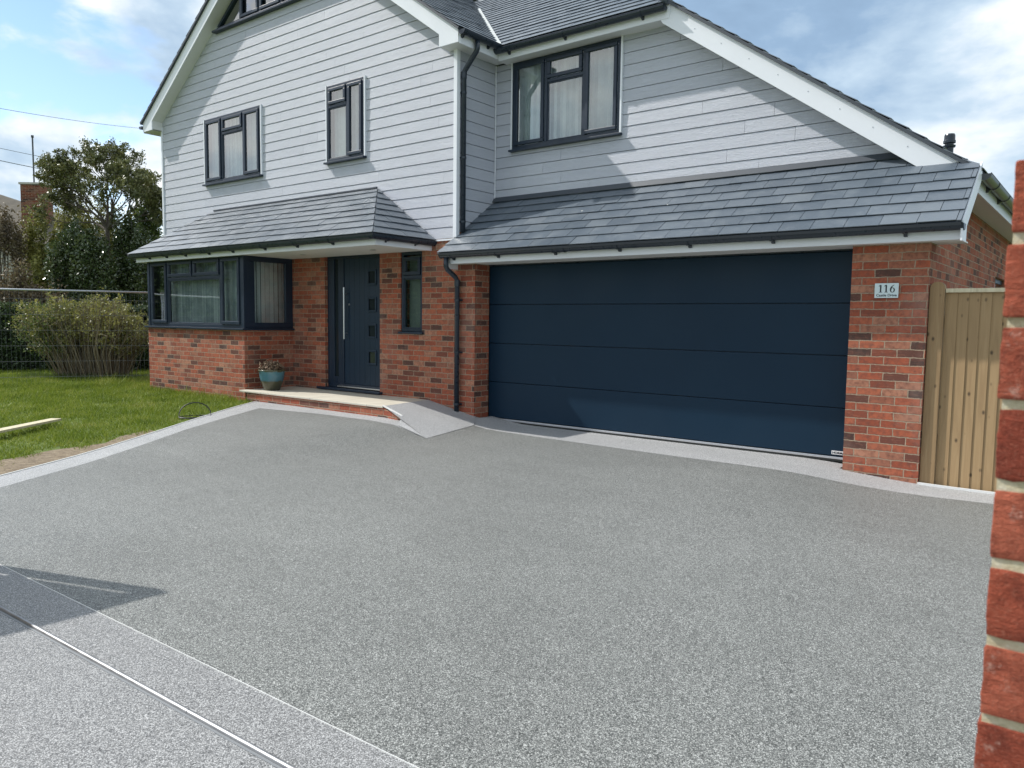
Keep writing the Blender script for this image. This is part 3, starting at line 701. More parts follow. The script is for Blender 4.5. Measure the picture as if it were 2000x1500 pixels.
window(W2, YF, [(x0+.042, -9.477, 4.70, z1-.042, 's'), (x0+.042, -9.477, z0+.042, 4.656, 'f'), (-9.433, x1-.042, z0+.042, z1-.042, 's')],
       [('v', -9.455, z0+.042, z1-.042), ('h', 4.678, x0+.042, -9.477)], label='narrow two-light window in the middle of the boarded gable')
c, m_ = col3(W3, -6.31, -5.695, 4.64); window(W3, YW, c, m_, label='three-light window over the garage, tucked under the eaves')
# gable apex window: its sides follow the rakes
tw = MB(); zt = 6.50; yf, yb = YF-0.034, YF+0.045
def rake(x): return 5.19+0.03+PIT*((x+15.03) if x < XM else (XC-0.01-x))-0.16
xl, xr = -13.0, -9.27
tw.box(xl, xr, yf, yb, zt, zt+0.045)
for sx in (-1, 1):
    e = xl if sx < 0 else xr
    a = Vector((e, yf, zt+0.06)); b = Vector((XM, yf, zt+0.06+abs(XM-e)*PIT))
    tw.prism([a, b, b+Vector((0, 0, -0.08)), a+Vector((0.07*(-sx), 0, -0.015))], (0, yb-yf, 0))
for x in (-12.27, -11.70, -11.10, -10.5, -9.98): tw.box(x-0.024, x+0.024, yf+0.002, yb, zt+0.045, zt+0.05+min(x-xl, xr-x)*PIT)
two = tw.build('window', M_anth, house, bevel=0.003); two['label'] = 'triangular apex window under the gable peak'
for a, b in ((-12.93, -12.294), (-12.246, -11.724), (-11.676, -11.124), (-11.076, -10.524), (-10.476, -10.004), (-9.956, -9.34)):
    za, zb_ = zt+0.045+min(a-xl, xr-a)*PIT-0.03, zt+0.045+min(b-xl, xr-b)*PIT-0.03
    p = MB(); p.prism([(a, YF+0.0, zt+0.045), (b, YF+0.0, zt+0.045), (b, YF+0.0, max(zb_, zt+0.05)), (a, YF+0.0, max(za, zt+0.05))], (0, 0.004, 0)); p.build('pane', M_glass, two)
for a, b in ((-12.246, -11.724), (-11.676, -11.124), (-11.076, -10.524)):
    s_ = MB(); ringbox(s_, a+.004, b-.004, zt+0.049, zt+0.75+(0.2 if a > -12 else 0), 0.05, yf-0.018, yf+0.01); s_.build('sash', M_anth, two, bevel=0.006)
s_ = MB(); s_.prism([(xl-0.06, YF-0.10, zt-0.045), (xl-0.06, YF-0.10, zt-0.012), (xl-0.06, YF-0.02, zt-0.002), (xl-0.06, YF+0.03, zt-0.002), (xl-0.06, YF+0.03, zt-0.045)], (xr-xl+0.12, 0, 0)); s_.build('sill', M_anth, two, bevel=0.003)

# bay window
BX0, BX1, BY, BZ0, BZ1 = -13.965, -10.90, 6.985, 1.225, 2.40
bw = MB()
bw.box(BX0-0.0, BX0+0.07, BY-0.012, BY+0.07, BZ0, BZ1); bw.box(BX1-0.07, BX1+0.006, BY-0.012, BY+0.07, BZ0, BZ1)
ringbox(bw, BX0+0.07, BX1-0.07, BZ0, BZ1-0.0, 0.05, BY, BY+0.06)
xa, xb = -13.27, -11.575
for x in (xa, xb): bw.box(x-0.024, x+0.024, BY+0.001, BY+0.06, BZ0+0.05, BZ1-0.05)
bw.box(xa+0.024, xb-0.024, BY+0.002, BY+0.06, 2.035, 2.080); bw.box(-12.448, -12.402, BY+0.001, BY+0.06, 2.080, BZ1-0.05)
# side faces
for X, sx in ((BX1, 1), (BX0, -1)):
    xo0, xo1 = (X-0.06, X) if sx > 0 else (X, X+0.06)
    for y0, y1, z0, z1 in ((BY+0.07, 7.895, BZ0, BZ0+0.09), (BY+0.07, 7.895, BZ1-0.11, BZ1), (BY+0.07, BY+0.19, BZ0+0.09, BZ1-0.11), (7.76, 7.895, BZ0+0.09, BZ1-0.11)): bw.box(xo0, xo1, y0, y1, z0, z1)
bay = bw.build('bay_window', M_anth, house, bevel=0.004)
def bcell(a0, a1, b0, b1, kind):
    y = BY
    if kind == 's':
        s_ = MB(); ringbox(s_, a0+.004, a1-.004, b0+.004, b1-.004, 0.055, y-0.020, y+0.012); s_.build('sash', M_anth, bay, bevel=0.007); i, g = 0.056, y+0.004
    else:
        s_ = MB(); ringbox(s_, a0+.001, a1-.001, b0+.001, b1-.001, 0.022, y+0.008, y+0.030); s_.build('glazing_bead', M_anth, bay, bevel=0.004); i, g = 0.021, y+0.022
    p = MB(); p.box(a0+i, a1-i, g, g+0.004, b0+i, b1-i); p.build('pane', M_glass, bay)
bcell(BX0+.12, xa-.024, BZ0+.05, BZ1-.05, 's'); bcell(xb+.024, BX1-.12, BZ0+.05, BZ1-.05, 's')
bcell(xa+.024, -12.448, 2.080, BZ1-.05, 's'); bcell(-12.402, xb-.024, 2.080, BZ1-.05, 's'); bcell(xa+.024, xb-.024, BZ0+.05, 2.035, 'f')
for X, sx in ((BX1, 1), (BX0, -1)):
    p = MB(); p.box(X-0.03*sx-0.002, X-0.03*sx+0.002, BY+0.19, 7.76, BZ0+0.09, BZ1-0.11); p.build('pane', M_glass, bay)
s_ = MB(); s_.box(BX0-0.06, BX1+0.045, BY-0.065, 7.897, BZ0-0.033, BZ0-0.003); s_.build('sill', M_anth, bay, bevel=0.004)
slats('blind', -13.55, -10.98, BZ0+0.05, BZ1-0.06, BY+0.16, bay, 22)
V = []; y = BY+0.10
while y < 7.86:
    a = R(10+random.uniform(-12, 16)); c_, s2 = math.cos(a)*.045, math.sin(a)*.045
    V += [(BX1-0.13+s2, y-c_, BZ0+.05), (BX1-0.13-s2, y+c_, BZ0+.05), (BX1-0.13-s2, y+c_, BZ1-.06), (BX1-0.13+s2, y-c_, BZ1-.06)]; y += 0.082
npmesh('blind', V, 4, M_blind, bay)
h_ = MB(); h_.box(BX0+.08, BX1-.08, BY+0.12, BY+0.18, BZ1-0.06, BZ1-0.02); h_.build('head_rail', M_white, bay)

# narrow window beside the door
NW = (-8.307, -7.870, 1.222, 2.372)
x0, x1, z0, z1 = NW
nw = window(NW, YF+0.05, [(x0+.042, x1-.042, 2.035, 2.30, 's'), (x0+.042, x1-.042, z0+.042, 1.99, 'f')], [('h', 2.012, x0+.042, x1-.042)], trim=False, blind=False,
            label='slim window between front door and downpipe')
p = MB(); p.box(x0+.05, x1-.05, YF+0.13, YF+0.135, z0+.05, z1-.05); p.build('privacy_screen', mat('pale_obscured_backing', (0.20, 0.24, 0.21), 0.6), nw)

# front door set
dy = YF+0.055
df = MB(); ringbox(df, -10.06, -8.76, 0.30, 2.40, 0.062, dy, dy+0.08); df.box(-9.735, -9.665, dy+0.001, dy+0.08, 0.362, 2.338)
df.box(-9.998, -9.90, dy+0.002, dy+0.07, 0.362, 2.338); df.box(-9.80, -9.735, dy+0.002, dy+0.07, 0.362, 2.338); df.box(-9.90, -9.80, dy+0.002, dy+0.07, 0.362, 0.47)
dfo = df.build('door_frame', M_anth, house, bevel=0.005)
p = MB(); p.box(-9.90, -9.80, dy+0.03, dy+0.035, 0.47, 2.338); p.build('pane', M_frost, dfo)
s_ = MB(); s_.box(-10.20, -8.70, YF-0.075, YF+0.13, 0.262, 0.298); s_.build('sill', M_anth, dfo, bevel=0.006)
s_ = MB(); s_.prism([(-9.76, YF-0.005, 0.312), (-9.76, YF-0.005, 0.330), (-9.76, YF+0.054, 0.352), (-9.76, YF+0.054, 0.312)], (1.0, 0, 0)); s_.build('threshold', M_silver, dfo, bevel=0.002)
dl = MB(); x = -9.660; xs_ = np.linspace(-9.660, -8.825, 8)
sq = [(-9.115, -8.905, 1.91, 2.155), (-9.115, -8.905, 1.50, 1.735), (-9.115, -8.905, 1.095, 1.325), (-9.115, -8.905, 0.685, 0.92)]
hs = [(a+.03, b-.03, c+.03, d_-.03) for a, b, c, d_ in sq]
for a, b in zip(xs_[:-1], xs_[1:]):
    for q in pieces(a+0.0015, b-0.0015, 0.366, 2.334, hs): dl.box(q[0], q[1], dy+0.018, dy+0.05, q[2], q[3])
for q in pieces(-9.660, -8.825, 0.366, 2.334, hs): dl.box(q[0], q[1], dy+0.0215, dy+0.048, q[2], q[3])
door = dl.build('front_door', M_door, house)
for a, b, c, d_ in sq:
    s_ = MB(); ringbox(s_, a, b, c, d_, 0.034, dy+0.002, dy+0.02); s_.build('glazing_frame', M_door, door, bevel=0.008)
    p = MB(); p.box(a+.034, b-.034, dy+0.024, dy+0.028, c+.034, d_-.034); p.build('pane', M_frost, door)
hd = MB(); hd.tube([(-9.60, dy-0.045, 1.075), (-9.60, dy-0.045, 1.885)], 0.0145, 12)
for z in (1.17, 1.79): hd.tube([(-9.60, dy-0.045, z), (-9.60, dy+0.018, z)], 0.008, 8)
hd.build('handle', M_silver, door, smooth=False)
hd = MB(); hd.lathe([(0.0, 0.0), (0.016, 0.0), (0.016, 0.008), (0.0, 0.008)], (0, 0, 0), 16)
hd.v = [(-9.545+v[0], dy+0.018-v[2], 1.62+v[1]) for v in hd.v]; hd.build('lock', M_silver, door)

# garage door
GX0, GX1, GY = -6.868, -2.06, 8.205
gd = MB(); gd.box(GX0, GX1, GY+0.045, GY+0.06, 0.0, 2.25); gd.box(GX0, GX1, GY-0.012, GY+0.045, 2.142, 2.26)
gdo = gd.build('garage_door', M_gutter, house)
zs = [0.052, 0.551, 1.085, 1.616, 2.140]
for i in range(4):
    p = MB(); p.box(GX0+0.004, GX1-0.004, GY, GY+0.042, zs[i]+0.003, zs[i+1]-0.003); p.build('door_panel', M_garage, gdo, bevel=0.006)
p = MB(); p.box(GX0, GX1, GY-0.004, GY+0.04, 0.022, 0.047); p.build('bottom_rail', M_silver, gdo, bevel=0.003)
p = MB(); p.box(GX0, GX1, GY-0.002, GY+0.04, 0.0, 0.0215); p.build('rubber_seal', M_rubber, gdo)
def text(body, size, loc, m, parent, name='lettering', bold=0.0, sx=1.0):
    cu = bpy.data.curves.new('t', 'FONT'); cu.body = body; cu.size = size; cu.extrude = 0.0008; cu.offset = bold; cu.space_character = 1.0
    ob = bpy.data.objects.new('t', cu); scn.collection.objects.link(ob)
    dg = bpy.context.evaluated_depsgraph_get(); me = bpy.data.meshes.new_from_object(ob.evaluated_get(dg))
    bpy.data.objects.remove(ob)
    me.transform(Matrix.Rotation(R(90), 4, 'X') @ Matrix.Diagonal((sx, 1, 1, 1)))
    me.materials.clear(); return link(name, me, m, Vector(loc), parent)
p = MB(); p.box(-2.252, -2.066, GY-0.003, GY-0.0005, 0.070, 0.108); lb = p.build('maker_label', M_label, gdo)
text('HORMANN', 0.030, (-2.245, GY-0.0035, 0.078), M_ink, lb, bold=0.0012, sx=1.12)

# ---- soffits, fascias, bargeboards
YB = 7.676
def barge(name, x_in, x_out, z_out_top, apex_x, depth_v, Y, y_back, xlow):
    mb = MB(); s = 1 if apex_x > x_out else -1
    zt_ = z_out_top+abs(apex_x-x_out)*PIT
    # front board with boxed end
    poly = [(x_out, Y, z_out_top), (apex_x, Y, zt_), (apex_x, Y, zt_-depth_v), (x_in, Y, z_out_top+abs(x_in-x_out)*PIT-depth_v), (x_in, Y, 5.015), (x_out, Y, 5.015)]
    mb.prism(poly, (0, 0.02, 0)); return mb.build(name, M_white, house, bevel=0.002)
barge('bargeboard', -7.345, -6.998, 5.185, -11.15, 0.25, YB, YF, 0)
barge('bargeboard', -15.035, -15.385, 5.185, -11.19, 0.25, YB, YF, 0)
sf = MB()
for xi, xo, ax in ((-7.345, -6.998, -11.17), (-15.035, -15.385, -11.17)):
    a = (xi, YB+0.02, 5.185+abs(xi-xo)*PIT-0.245); zt_ = 5.185+abs(ax-xo)*PIT-0.245
    sf.prism([a, (ax, YB+0.02, zt_), (ax, YB+0.02, zt_+0.015), (xi, YB+0.02, a[2]+0.015)], (0, 0.21, 0))    # raking soffit
    sf.prism([(xi, YB+0.02, 5.016), (xi, YB+0.02, a[2]), (xi+(0.02 if xo > xi else -0.02), YB+0.02, a[2]), (xi+(0.02 if xo > xi else -0.02), YB+0.02, 5.016)], (0, 0.205, 0))
# flat soffits: along the right eaves of the gable, over the garage window, left eaves
sf.box(-7.345, -7.0, YB+0.02, 8.50, 5.017, 5.030); sf.box(-7.2, -7.0, 8.5, 8.70, 5.017, 5.030)
sf.box(-7.0, -4.40, 8.50, 8.72, 4.985, 4.998)
sf.box(-15.385, -15.035, YB+0.02, 16, 5.017, 5.030)
sf.build('soffit', M_soffit, house)
for bx in ((-7.0, -6.982, YB+0.02, 8.482, 5.0, 5.17), (-6.982, -4.38, 8.482, 8.50, 4.975, 5.13), (-15.40, -15.386, YB+0.02, 16, 5.0, 5.17)):
    fc = MB(); fc.box(*bx); fc.build('fascia', M_white, house, bevel=0.002)
# raking bargeboard on the wing
YG = 8.49
wb = MB(); z0r, xr0 = 2.878, -1.158
def wr(x): return z0r+0.703*(xr0-x)
wb.prism([(-1.125, YG, 2.855), (-4.41, YG, wr(-4.41)), (-4.50, YG, wr(-4.41)-0.03), (-4.50, YG, 4.975), (-4.47, YG, wr(-4.47)-0.275), (-1.572, YG, wr(-1.572)-0.275), (-1.572, YG, 2.893)], (0, 0.02, 0))
wbo = wb.build('bargeboard', M_white, house, bevel=0.002)
for k in range(9):
    x = -1.75-k*0.33; scw = MB(); scw.box(x-0.005, x+0.005, YG-0.003, YG, wr(x)-0.14, wr(x)-0.130); scw.build('fixing_pin', M_galv, wbo)
ws = MB(); ws.prism([(-1.5, YG+0.02, wr(-1.5)-0.27), (-4.47, YG+0.02, wr(-4.47)-0.27), (-4.47, YG+0.02, wr(-4.47)-0.255), (-1.5, YG+0.02, wr(-1.5)-0.255)], (0, 0.20, 0))
ws.box(-1.40, -1.16, 8.50, 16, 2.690, 2.702)
ws.build('soffit', M_soffit, house)
fc = MB(); fc.box(-1.16, -1.142, 8.50, 16, 2.675, 2.845); fc.build('fascia', M_white, house)

# ---- slates
def clip(poly, reg):
    n = len(reg)
    for i in range(n):
        a, b = reg[i], reg[(i+1) % n]; out = []
        def sd(p): return (b[0]-a[0])*(p[1]-a[1])-(b[1]-a[1])*(p[0]-a[0])
        for j in range(len(poly)):
            p, q = poly[j], poly[(j+1) % len(poly)]; dp, dq = sd(p), sd(q)
            if dp >= 0: out.append(p)
            if dp*dq < 0:
                t = dp/(dp-dq); out.append((p[0]+(q[0]-p[0])*t, p[1]+(q[1]-p[1])*t))
        poly = out
        if len(poly) < 3: return []
    return poly
def slates(name, O, U, Vv, reg, gauge=0.205, width=0.30, parent=house, deck=0.03):
    O, U, Vv = Vector(O), Vector(U).normalized(), Vector(Vv).normalized(); N = U.cross(Vv).normalized()
    if N.z < 0: N = -N
    ar = sum(reg[i][0]*reg[(i+1) % len(reg)][1]-reg[(i+1) % len(reg)][0]*reg[i][1] for i in range(len(reg)))
    if ar < 0: reg = reg[::-1]
    mb = MB(); us = [p[0] for p in reg]; vs = [p[1] for p in reg]; r = 0; v = min(vs)
    while v < max(vs):
        u = min(us)-(width/2 if r % 2 else 0)-width
        while u < max(us)+width:
            j = random.uniform(-0.004, 0.004); lift = random.uniform(0, 0.004)
            poly = clip([(u+0.0025, v+j), (u+width-0.0025, v+j+random.uniform(-.002, .002)), (u+width-0.0025, v+gauge+0.012), (u+0.0025, v+gauge+0.012)], reg)
            if poly:
                top = [O+U*p[0]+Vv*p[1]+N*(0.017+lift-0.013*(p[1]-v)/gauge) for p in poly]; bot = [q-N*0.0075 for q in top]; n = len(poly)
                mb.add(top+bot, [tuple(range(n)), tuple(range(n, 2*n))[::-1]]+[(i, n+i, n+(i+1) % n, (i+1) % n) for i in range(n)])
            u += width
        v += gauge; r += 1
    o = mb.build(name, M_slate, parent)
    dk = MB(); dk.prism([O+U*p[0]+Vv*p[1]-N*0.002 for p in reg], tuple(-N*deck)); dk.build('roof_deck', M_lead, o)
    return o
def vl(dyz): return Vector(dyz).normalized()
# garage lean-to
LZ, LY = 2.285, 7.555; L_V = (0, 1, PIT); LL = (YW-0.005-LY)*math.sqrt(1+PIT*PIT)
lean = slates('lean_to_roof', (XC+0.02, LY, LZ), (1, 0, 0), L_V, [(-0.05, 0), (6.085, 0), (6.085, 1.06), (5.74, LL), (0, LL)], 0.196, 0.305)
fl = MB(); fl.prism([(XC, YW-0.03, 3.155), (-1.55, YW-0.03, 3.155), (-1.55, YW-0.075, 3.092), (XC, YW-0.075, 3.092)], (0, 0.006, 0.006)); fl.build('flashing', M_lead, lean)
# canopy over bay and door
CY, CZ, CT = 6.715, 2.495, 3.318; CV = (CT-CZ)/(YF-0.03-CY); CL = math.hypot(YF-0.03-CY, CT-CZ)
can = slates('canopy_roof', (-14.16, CY, CZ), (1, 0, 0), (0, 1, CV), [(0, 0), (6.585, 0), (5.39, CL), (0.95, CL)], 0.185, 0.30)
run = 1.19; cvh = (CT-CZ)/run; hl = math.hypot(run, CT-CZ)
slates('canopy_hip', (-7.575, CY, CZ), (0, 1, 0), (-1, 0, cvh), [(0, 0), (YF-0.03-CY, 0), (YF-0.03-CY, hl)], 0.185, 0.30)
run2 = 0.95; cv2 = (CT-CZ)/run2
slates('canopy_hip', (-14.16, CY, CZ), (0, 1, 0), (1, 0, cv2), [(0, 0), (YF-0.03-CY, 0), (YF-0.03-CY, math.hypot(run2, CT-CZ))], 0.185, 0.30)
fl = MB(); fl.box(-13.2, -8.78, YF-0.05, YF-0.021, CT+0.012, CT+0.034); fl.build('flashing', M_lead, can)
# big roofs
SL = math.sqrt(1+PIT*PIT)
slates('gable_roof', (-6.955, 7.635, 5.185), (0, 1, 0), (-1, 0, PIT), [(0, 0), (0.80, 0), (5.0, 4.2*SL), (0, 4.2*SL)], 0.20, 0.25)
slates('gable_roof', (-15.43, 7.635, 5.185), (0, 1, 0), (1, 0, PIT), [(0, 0), (8.3, 0), (8.3, 4.26*SL), (0, 4.26*SL)], 0.20, 0.25)
slates('wing_roof', (-6.955, 8.415, 5.135), (1, 0, 0), (0, 1, PIT), [(0, 0), (2.53, 0), (-1.27, 3.8*SL), (-3.8, 3.8*SL)], 0.20, 0.25)
slates('wing_roof', (-1.095, 8.45, 2.855), (0, 1, 0), (-1, 0, 0.703), [(0, 0), (7.5, 0), (7.5, 7.2*1.2224), (3.8, 7.1*1.2224), (0.0, 3.33*1.2224)], 0.20, 0.25)
vt = MB(); a = Vector((-6.95, 8.42, 5.165)); dv = Vector((-1, 1, PIT)).normalized(); side_ = Vector((1, 1, 0)).normalized()*0.055
vt.prism([a-side_, a+side_, a+side_+dv*4.5, a-side_+dv*4.5], (0, 0, 0.03)); vt.build('valley_trim', M_valley, house)
ht = MB(); a = Vector((-4.40, 8.43, 5.17)); ht.tube([a, a+dv*0.12, a+dv*4.4], [0.055, 0.06, 0.06], 10); ht.build('hip_tiles', M_slate, house, smooth=True)
# vent pipe through the wing roof
vp = MB(); c = (-1.55, 9.5, 0)
vp.lathe([(0.042, 2.9), (0.042, 3.30), (0.058, 3.305), (0.062, 3.325), (0.042, 3.33), (0.042, 3.345), (0.060, 3.35), (0.060, 3.375), (0.054, 3.38), (0.052, 3.43), (0.046, 3.445), (0.0, 3.447)], c, 24)
vp.build('vent_pipe', M_gutter, house, smooth=False)

# ---- gutters
def gutter(name, A, B, rad=0.056, brackets=(), union=(), m=M_gutter, side=(0, -1, 0), capA=True, capB=True):
    A, B = Vector(A), Vector(B); t = (B-A).normalized(); sd_ = Vector(side); mb = MB()
    def prof(P, r, lip=True):
        out = []
        for i in range(0, 13):
            an = math.pi*i/12
            out.append(P+sd_*(math.cos(an)*r)-Vector((0, 0, math.sin(an)*r)))
        return out
    po, pi = prof(A, rad), prof(A, rad-0.004)
    ring = po+pi[::-1]; k = len(ring); q = [p+(B-A) for p in ring]
    mb.add(ring+q, [(i, (i+1) % k, k+(i+1) % k, k+i) for i in range(k)]+[tuple(range(k)), tuple(range(k, 2*k))[::-1]])
    mb.tube([A+sd_*(rad-0.002)+Vector((0, 0, 0.003)), B+sd_*(rad-0.002)+Vector((0, 0, 0.003))], 0.0055, 6)
    for P, fl_, s in ((A, capA, -1), (B, capB, 1)):
        if fl_:
            pr = prof(P, rad+0.003); n = len(pr); mb.prism(pr, tuple(t*0.008*s))
    g = mb.build(name, m, house)
    L = (B-A).length
    for u in brackets:
        b = MB(); P = A+t*(L*u); pr = prof(P-t*0.014, rad+0.007); pr2 = prof(P-t*0.014, rad+0.001); ring = pr+pr2[::-1]; k = len(ring)
        q = [p+t*0.028 for p in ring]; b.add(ring+q, [(i, (i+1) % k, k+(i+1) % k, k+i) for i in range(k)]+[tuple(range(k)), tuple(range(k, 2*k))[::-1]])
        e = P-sd_*(rad*0.2)-Vector((0, 0, rad*0.9)); w_ = t*0.014
        b.prism([e-w_, e-sd_*0.03-w_-Vector((0, 0, 0.032)), e-sd_*0.06-w_-Vector((0, 0, 0.034)), e-sd_*0.06-w_+Vector((0, 0, 0.03))], tuple(t*0.028))
        b.build('bracket', m, g)
    for u in union:
        b = MB(); P = A+t*(L*u)
        for o_ in (-0.05, 0.035):
            pr = prof(P+t*o_, rad+0.008); pr2 = prof(P+t*o_, rad+0.001); ring = pr+pr2[::-1]; k = len(ring); q = [p+t*0.018 for p in ring]
            b.add(ring+q, [(i, (i+1) % k, k+(i+1) % k, k+i) for i in range(k)]+[tuple(range(k)), tuple(range(k, 2*k))[::-1]])
        pr = prof(P-t*0.05, rad+0.004); pr2 = prof(P-t*0.05, rad+0.001); ring = pr+pr2[::-1]; k = len(ring); q = [p+t*0.1 for p in ring]
        b.add(ring+q, [(i, (i+1) % k, k+(i+1) % k, k+i) for i in range(k)]+[tuple(range(k)), tuple(range(k, 2*k))[::-1]])
        b.build('union_clip', m, g)
    return g
gutter('gutter', (-7.24, 7.635, 2.277), (-1.10, 7.635, 2.277), brackets=(0.03, 0.155, 0.30, 0.445, 0.585, 0.73, 0.925), union=(0.32,))
gutter('gutter', (-14.165, 6.785, 2.482), (-7.60, 6.785, 2.482), brackets=(0.09, 0.18, 0.275, 0.385, 0.49, 0.62, 0.74, 0.86), union=(0.365,), capB=False)
gutter('gutter', (-7.635, 6.73, 2.481), (-7.635, 7.89, 2.481), side=(1, 0, 0), brackets=(0.25, 0.72), capA=False)
gutter('gutter', (-6.925, 7.665, 5.155), (-6.925, 8.44, 5.155), side=(1, 0, 0), brackets=(0.08, 0.75), capB=False)
gutter('gutter', (-6.98, 8.425, 5.105), (-4.42, 8.425, 5.105), brackets=(0.08, 0.44, 0.88), capA=False)
gutter('gutter', (-15.445, 7.66, 5.13), (-15.445, 12, 5.13), side=(-1, 0, 0))
gutter('gutter', (-1.08, 8.50, 2.825), (-1.08, 15, 2.825), side=(1, 0, 0), brackets=(0.10, 0.24), m=mat('mid_grey_gutter', (0.06, 0.065, 0.07), 0.35))  # side gutter in a lighter grey than the others
for nm, pts in (('downpipe', [(-7.155, 7.635, 2.24), (-7.155, 7.635, 2.115), (-7.152, 7.66, 2.07), (-7.142, 7.80, 1.985), (-7.138, 7.842, 1.93), (-7.138, 7.842, 0.10)]),
                ('downpipe', [(-6.93, 7.98, 5.10), (-6.93, 7.98, 4.99), (-6.95, 7.98, 4.96), (-7.13, 7.97, 4.76), (-7.155, 7.97, 4.72), (-7.155, 7.97, 2.60)])):
    p = MB(); p.tube(pts, 0.034, 14); dp = p.build(nm, M_gutter, house, smooth=True)
    cl = MB(); e = pts[-2]; f_ = pts[-1]
    for z in (e[2]-0.02, ): cl.tube([(e[0], e[1], z-0.05), (e[0], e[1], z+0.03)], 0.0395, 14)
    n = 3 if nm and f_[2] < 1 else 3
    for k in range(n):
        z = f_[2]+0.14+(e[2]-f_[2]-0.4)*k/(n-1); cl.tube([(e[0], e[1], z-0.014), (e[0], e[1], z+0.014)], 0.039, 14)
        if f_[2] < 1: cl.box(e[0]-0.055, e[0]+0.055, e[1]+0.034, YF, z-0.010, z+0.010)
        else: cl.box(XC+0.02, e[0]-0.02, e[1]-0.04, e[1]+0.04, z-0.010, z+0.010)
    cl.build('pipe_clip', M_gutter, dp)
# lean-to fascia, soffit, end board
fc = MB(); fc.box(-7.15, -1.125, 7.700, 7.718, 2.150, 2.300); fc.build('fascia', M_white, house, bevel=0.002)
sf = MB(); sf.box(-7.19, -1.14, 7.718, 8.20, 2.157, 2.168); sf.build('soffit', M_soffit, house)
eb = MB()
eb.prism([(-1.118, 7.60, 2.13), (-1.118, 7.60, 2.30), (-1.118, YG+0.02, 2.30+(YG-7.58)*PIT), (-1.118, YG+0.02, 2.30+(YG-7.58)*PIT-0.17), (-1.118, 7.80, 2.27), (-1.118, 7.80, 2.13)], (0.018, 0, 0))
eb.build('bargeboard', M_white, house, bevel=0.002)
eb = MB(); eb.prism([(-7.19, 7.70, 2.085), (-7.19, 7.70, 2.33), (-7.19, 7.895, 2.47), (-7.19, 7.895, 2.085)], (0.015, 0, 0)); eb.build('end_board', M_white, house)  # carried below the soffit to block a sun streak on the garage door
# canopy fascia and soffit
for bx in ((-14.10, -7.69, 6.850, 6.868, 2.362, 2.50), (-7.69, -7.672, 6.850, 7.895, 2.362, 2.50), (-14.118, -14.10, 6.85, 7.89, 2.362, 2.50)):
    fc = MB(); fc.box(*bx); fc.build('fascia', M_white, house, bevel=0.002)
sf = MB(); sf.box(-14.10, -7.69, 6.868, 7.897, 2.372, 2.384); so = sf.build('soffit', M_soffit, house)
for x in (-9.95, -8.35):
    d_ = MB(); d_.lathe([(0.045, 0), (0.045, 0.006), (0.028, 0.008), (0.0, 0.012)], (x, 7.4, 2.363), 20); d_.build('downlight', M_silver, so)
# side window on the right flank
sw = MB(); sw.box(-1.66, -1.60, 12.55, 13.9, 1.15, 1.20); sw.box(-1.66, -1.45, 12.55, 12.61, 1.2, 2.03); sw.box(-1.66, -1.45, 12.55, 13.9, 2.03, 2.09); sw.box(-1.5, -1.42, 12.55, 12.6, 1.2, 2.03)
swo = sw.build('window', M_anth, house); swo['label'] = 'small window in the right flank wall behind the gate'
p = MB(); p.box(-1.47, -1.465, 12.6, 13.9, 1.2, 2.03); p.build('pane', M_glass, swo)

# ------------------------------------------------------------------ doorstep
step = thing('doorstep', 'low brick doorstep topped with buff stone slabs under the front door', 'step', (-9.2, 7.4, 0))
p = MB(); p.box(-10.74, -7.575, 6.90, 7.00, -0.05, 0.222)
p.prism([(-7.575, 6.90, -0.05), (-7.575, 6.90, 0.222), (-7.14, 6.812, 0.130), (-7.14, 6.812, -0.05)], (0, 0.10, 0)); p.build('brick_riser', M_brick, step)
p = MB(); p.prism([(-10.90, 6.872, 0.224), (-7.585, 6.885, 0.224), (-7.755, 7.897, 0.224), (-10.90, 7.897, 0.224)], (0, 0, 0.026)); p.build('stone_top', M_slab, step, bevel=0.004)
p = MB(); a, b = Vector((-7.585, 6.886, 0.250)), Vector((-7.125, 6.796, 0.150)); p.prism([a, b, b+Vector((0, 0, 0.024)), a+Vector((0, 0, 0.016))], (0, 0.02, 0)); p.build('edge_trim', M_edge, step)

# ------------------------------------------------------------------ potted plant
PC = (-10.53, 7.22, 0.251)
pot = thing('potted_plant', 'blue glazed pot of dry stems standing on the doorstep beside the bay', 'plant pot', PC)
p = MB(); p.lathe([(0.0, 0.0), (0.115, 0.0), (0.125, 0.01), (0.165, 0.12), (0.19, 0.22), (0.198, 0.29), (0.212, 0.30), (0.214, 0.325), (0.20, 0.33), (0.188, 0.318), (0.183, 0.27), (0.0, 0.268)], PC, 48)
p.build('pot', M_pot, pot, smooth=True)
st = MB(); lf = []
for i in range(150):
    a = random.uniform(0, 2*math.pi); r = random.uniform(0, 0.12); h = random.uniform(0.08, 0.20); o_ = random.uniform(0.0, 0.09)
    b0 = Vector((PC[0]+r*math.cos(a), PC[1]+r*math.sin(a), PC[2]+0.26)); b1 = b0+Vector((o_*math.cos(a)+random.uniform(-.03, .03), o_*math.sin(a)+random.uniform(-.03, .03), h*(1-0.4*r/0.12)+0.02))
    st.tube([b0, b0.lerp(b1, 0.5)+Vector((random.uniform(-.012, .012),)*2+(0,)), b1], [0.0035, 0.003, 0.002], 4)
    for q in range(5):
        c_ = b1+Vector((random.gauss(0, .014), random.gauss(0, .014), random.gauss(-0.01, .016))); u = Vector((random.gauss(0, 1), random.gauss(0, 1), random.gauss(0, 1))).normalized()*0.010; v_ = u.orthogonal().normalized()*0.009
        lf += [c_-u-v_, c_+u-v_, c_+u+v_, c_-u+v_]
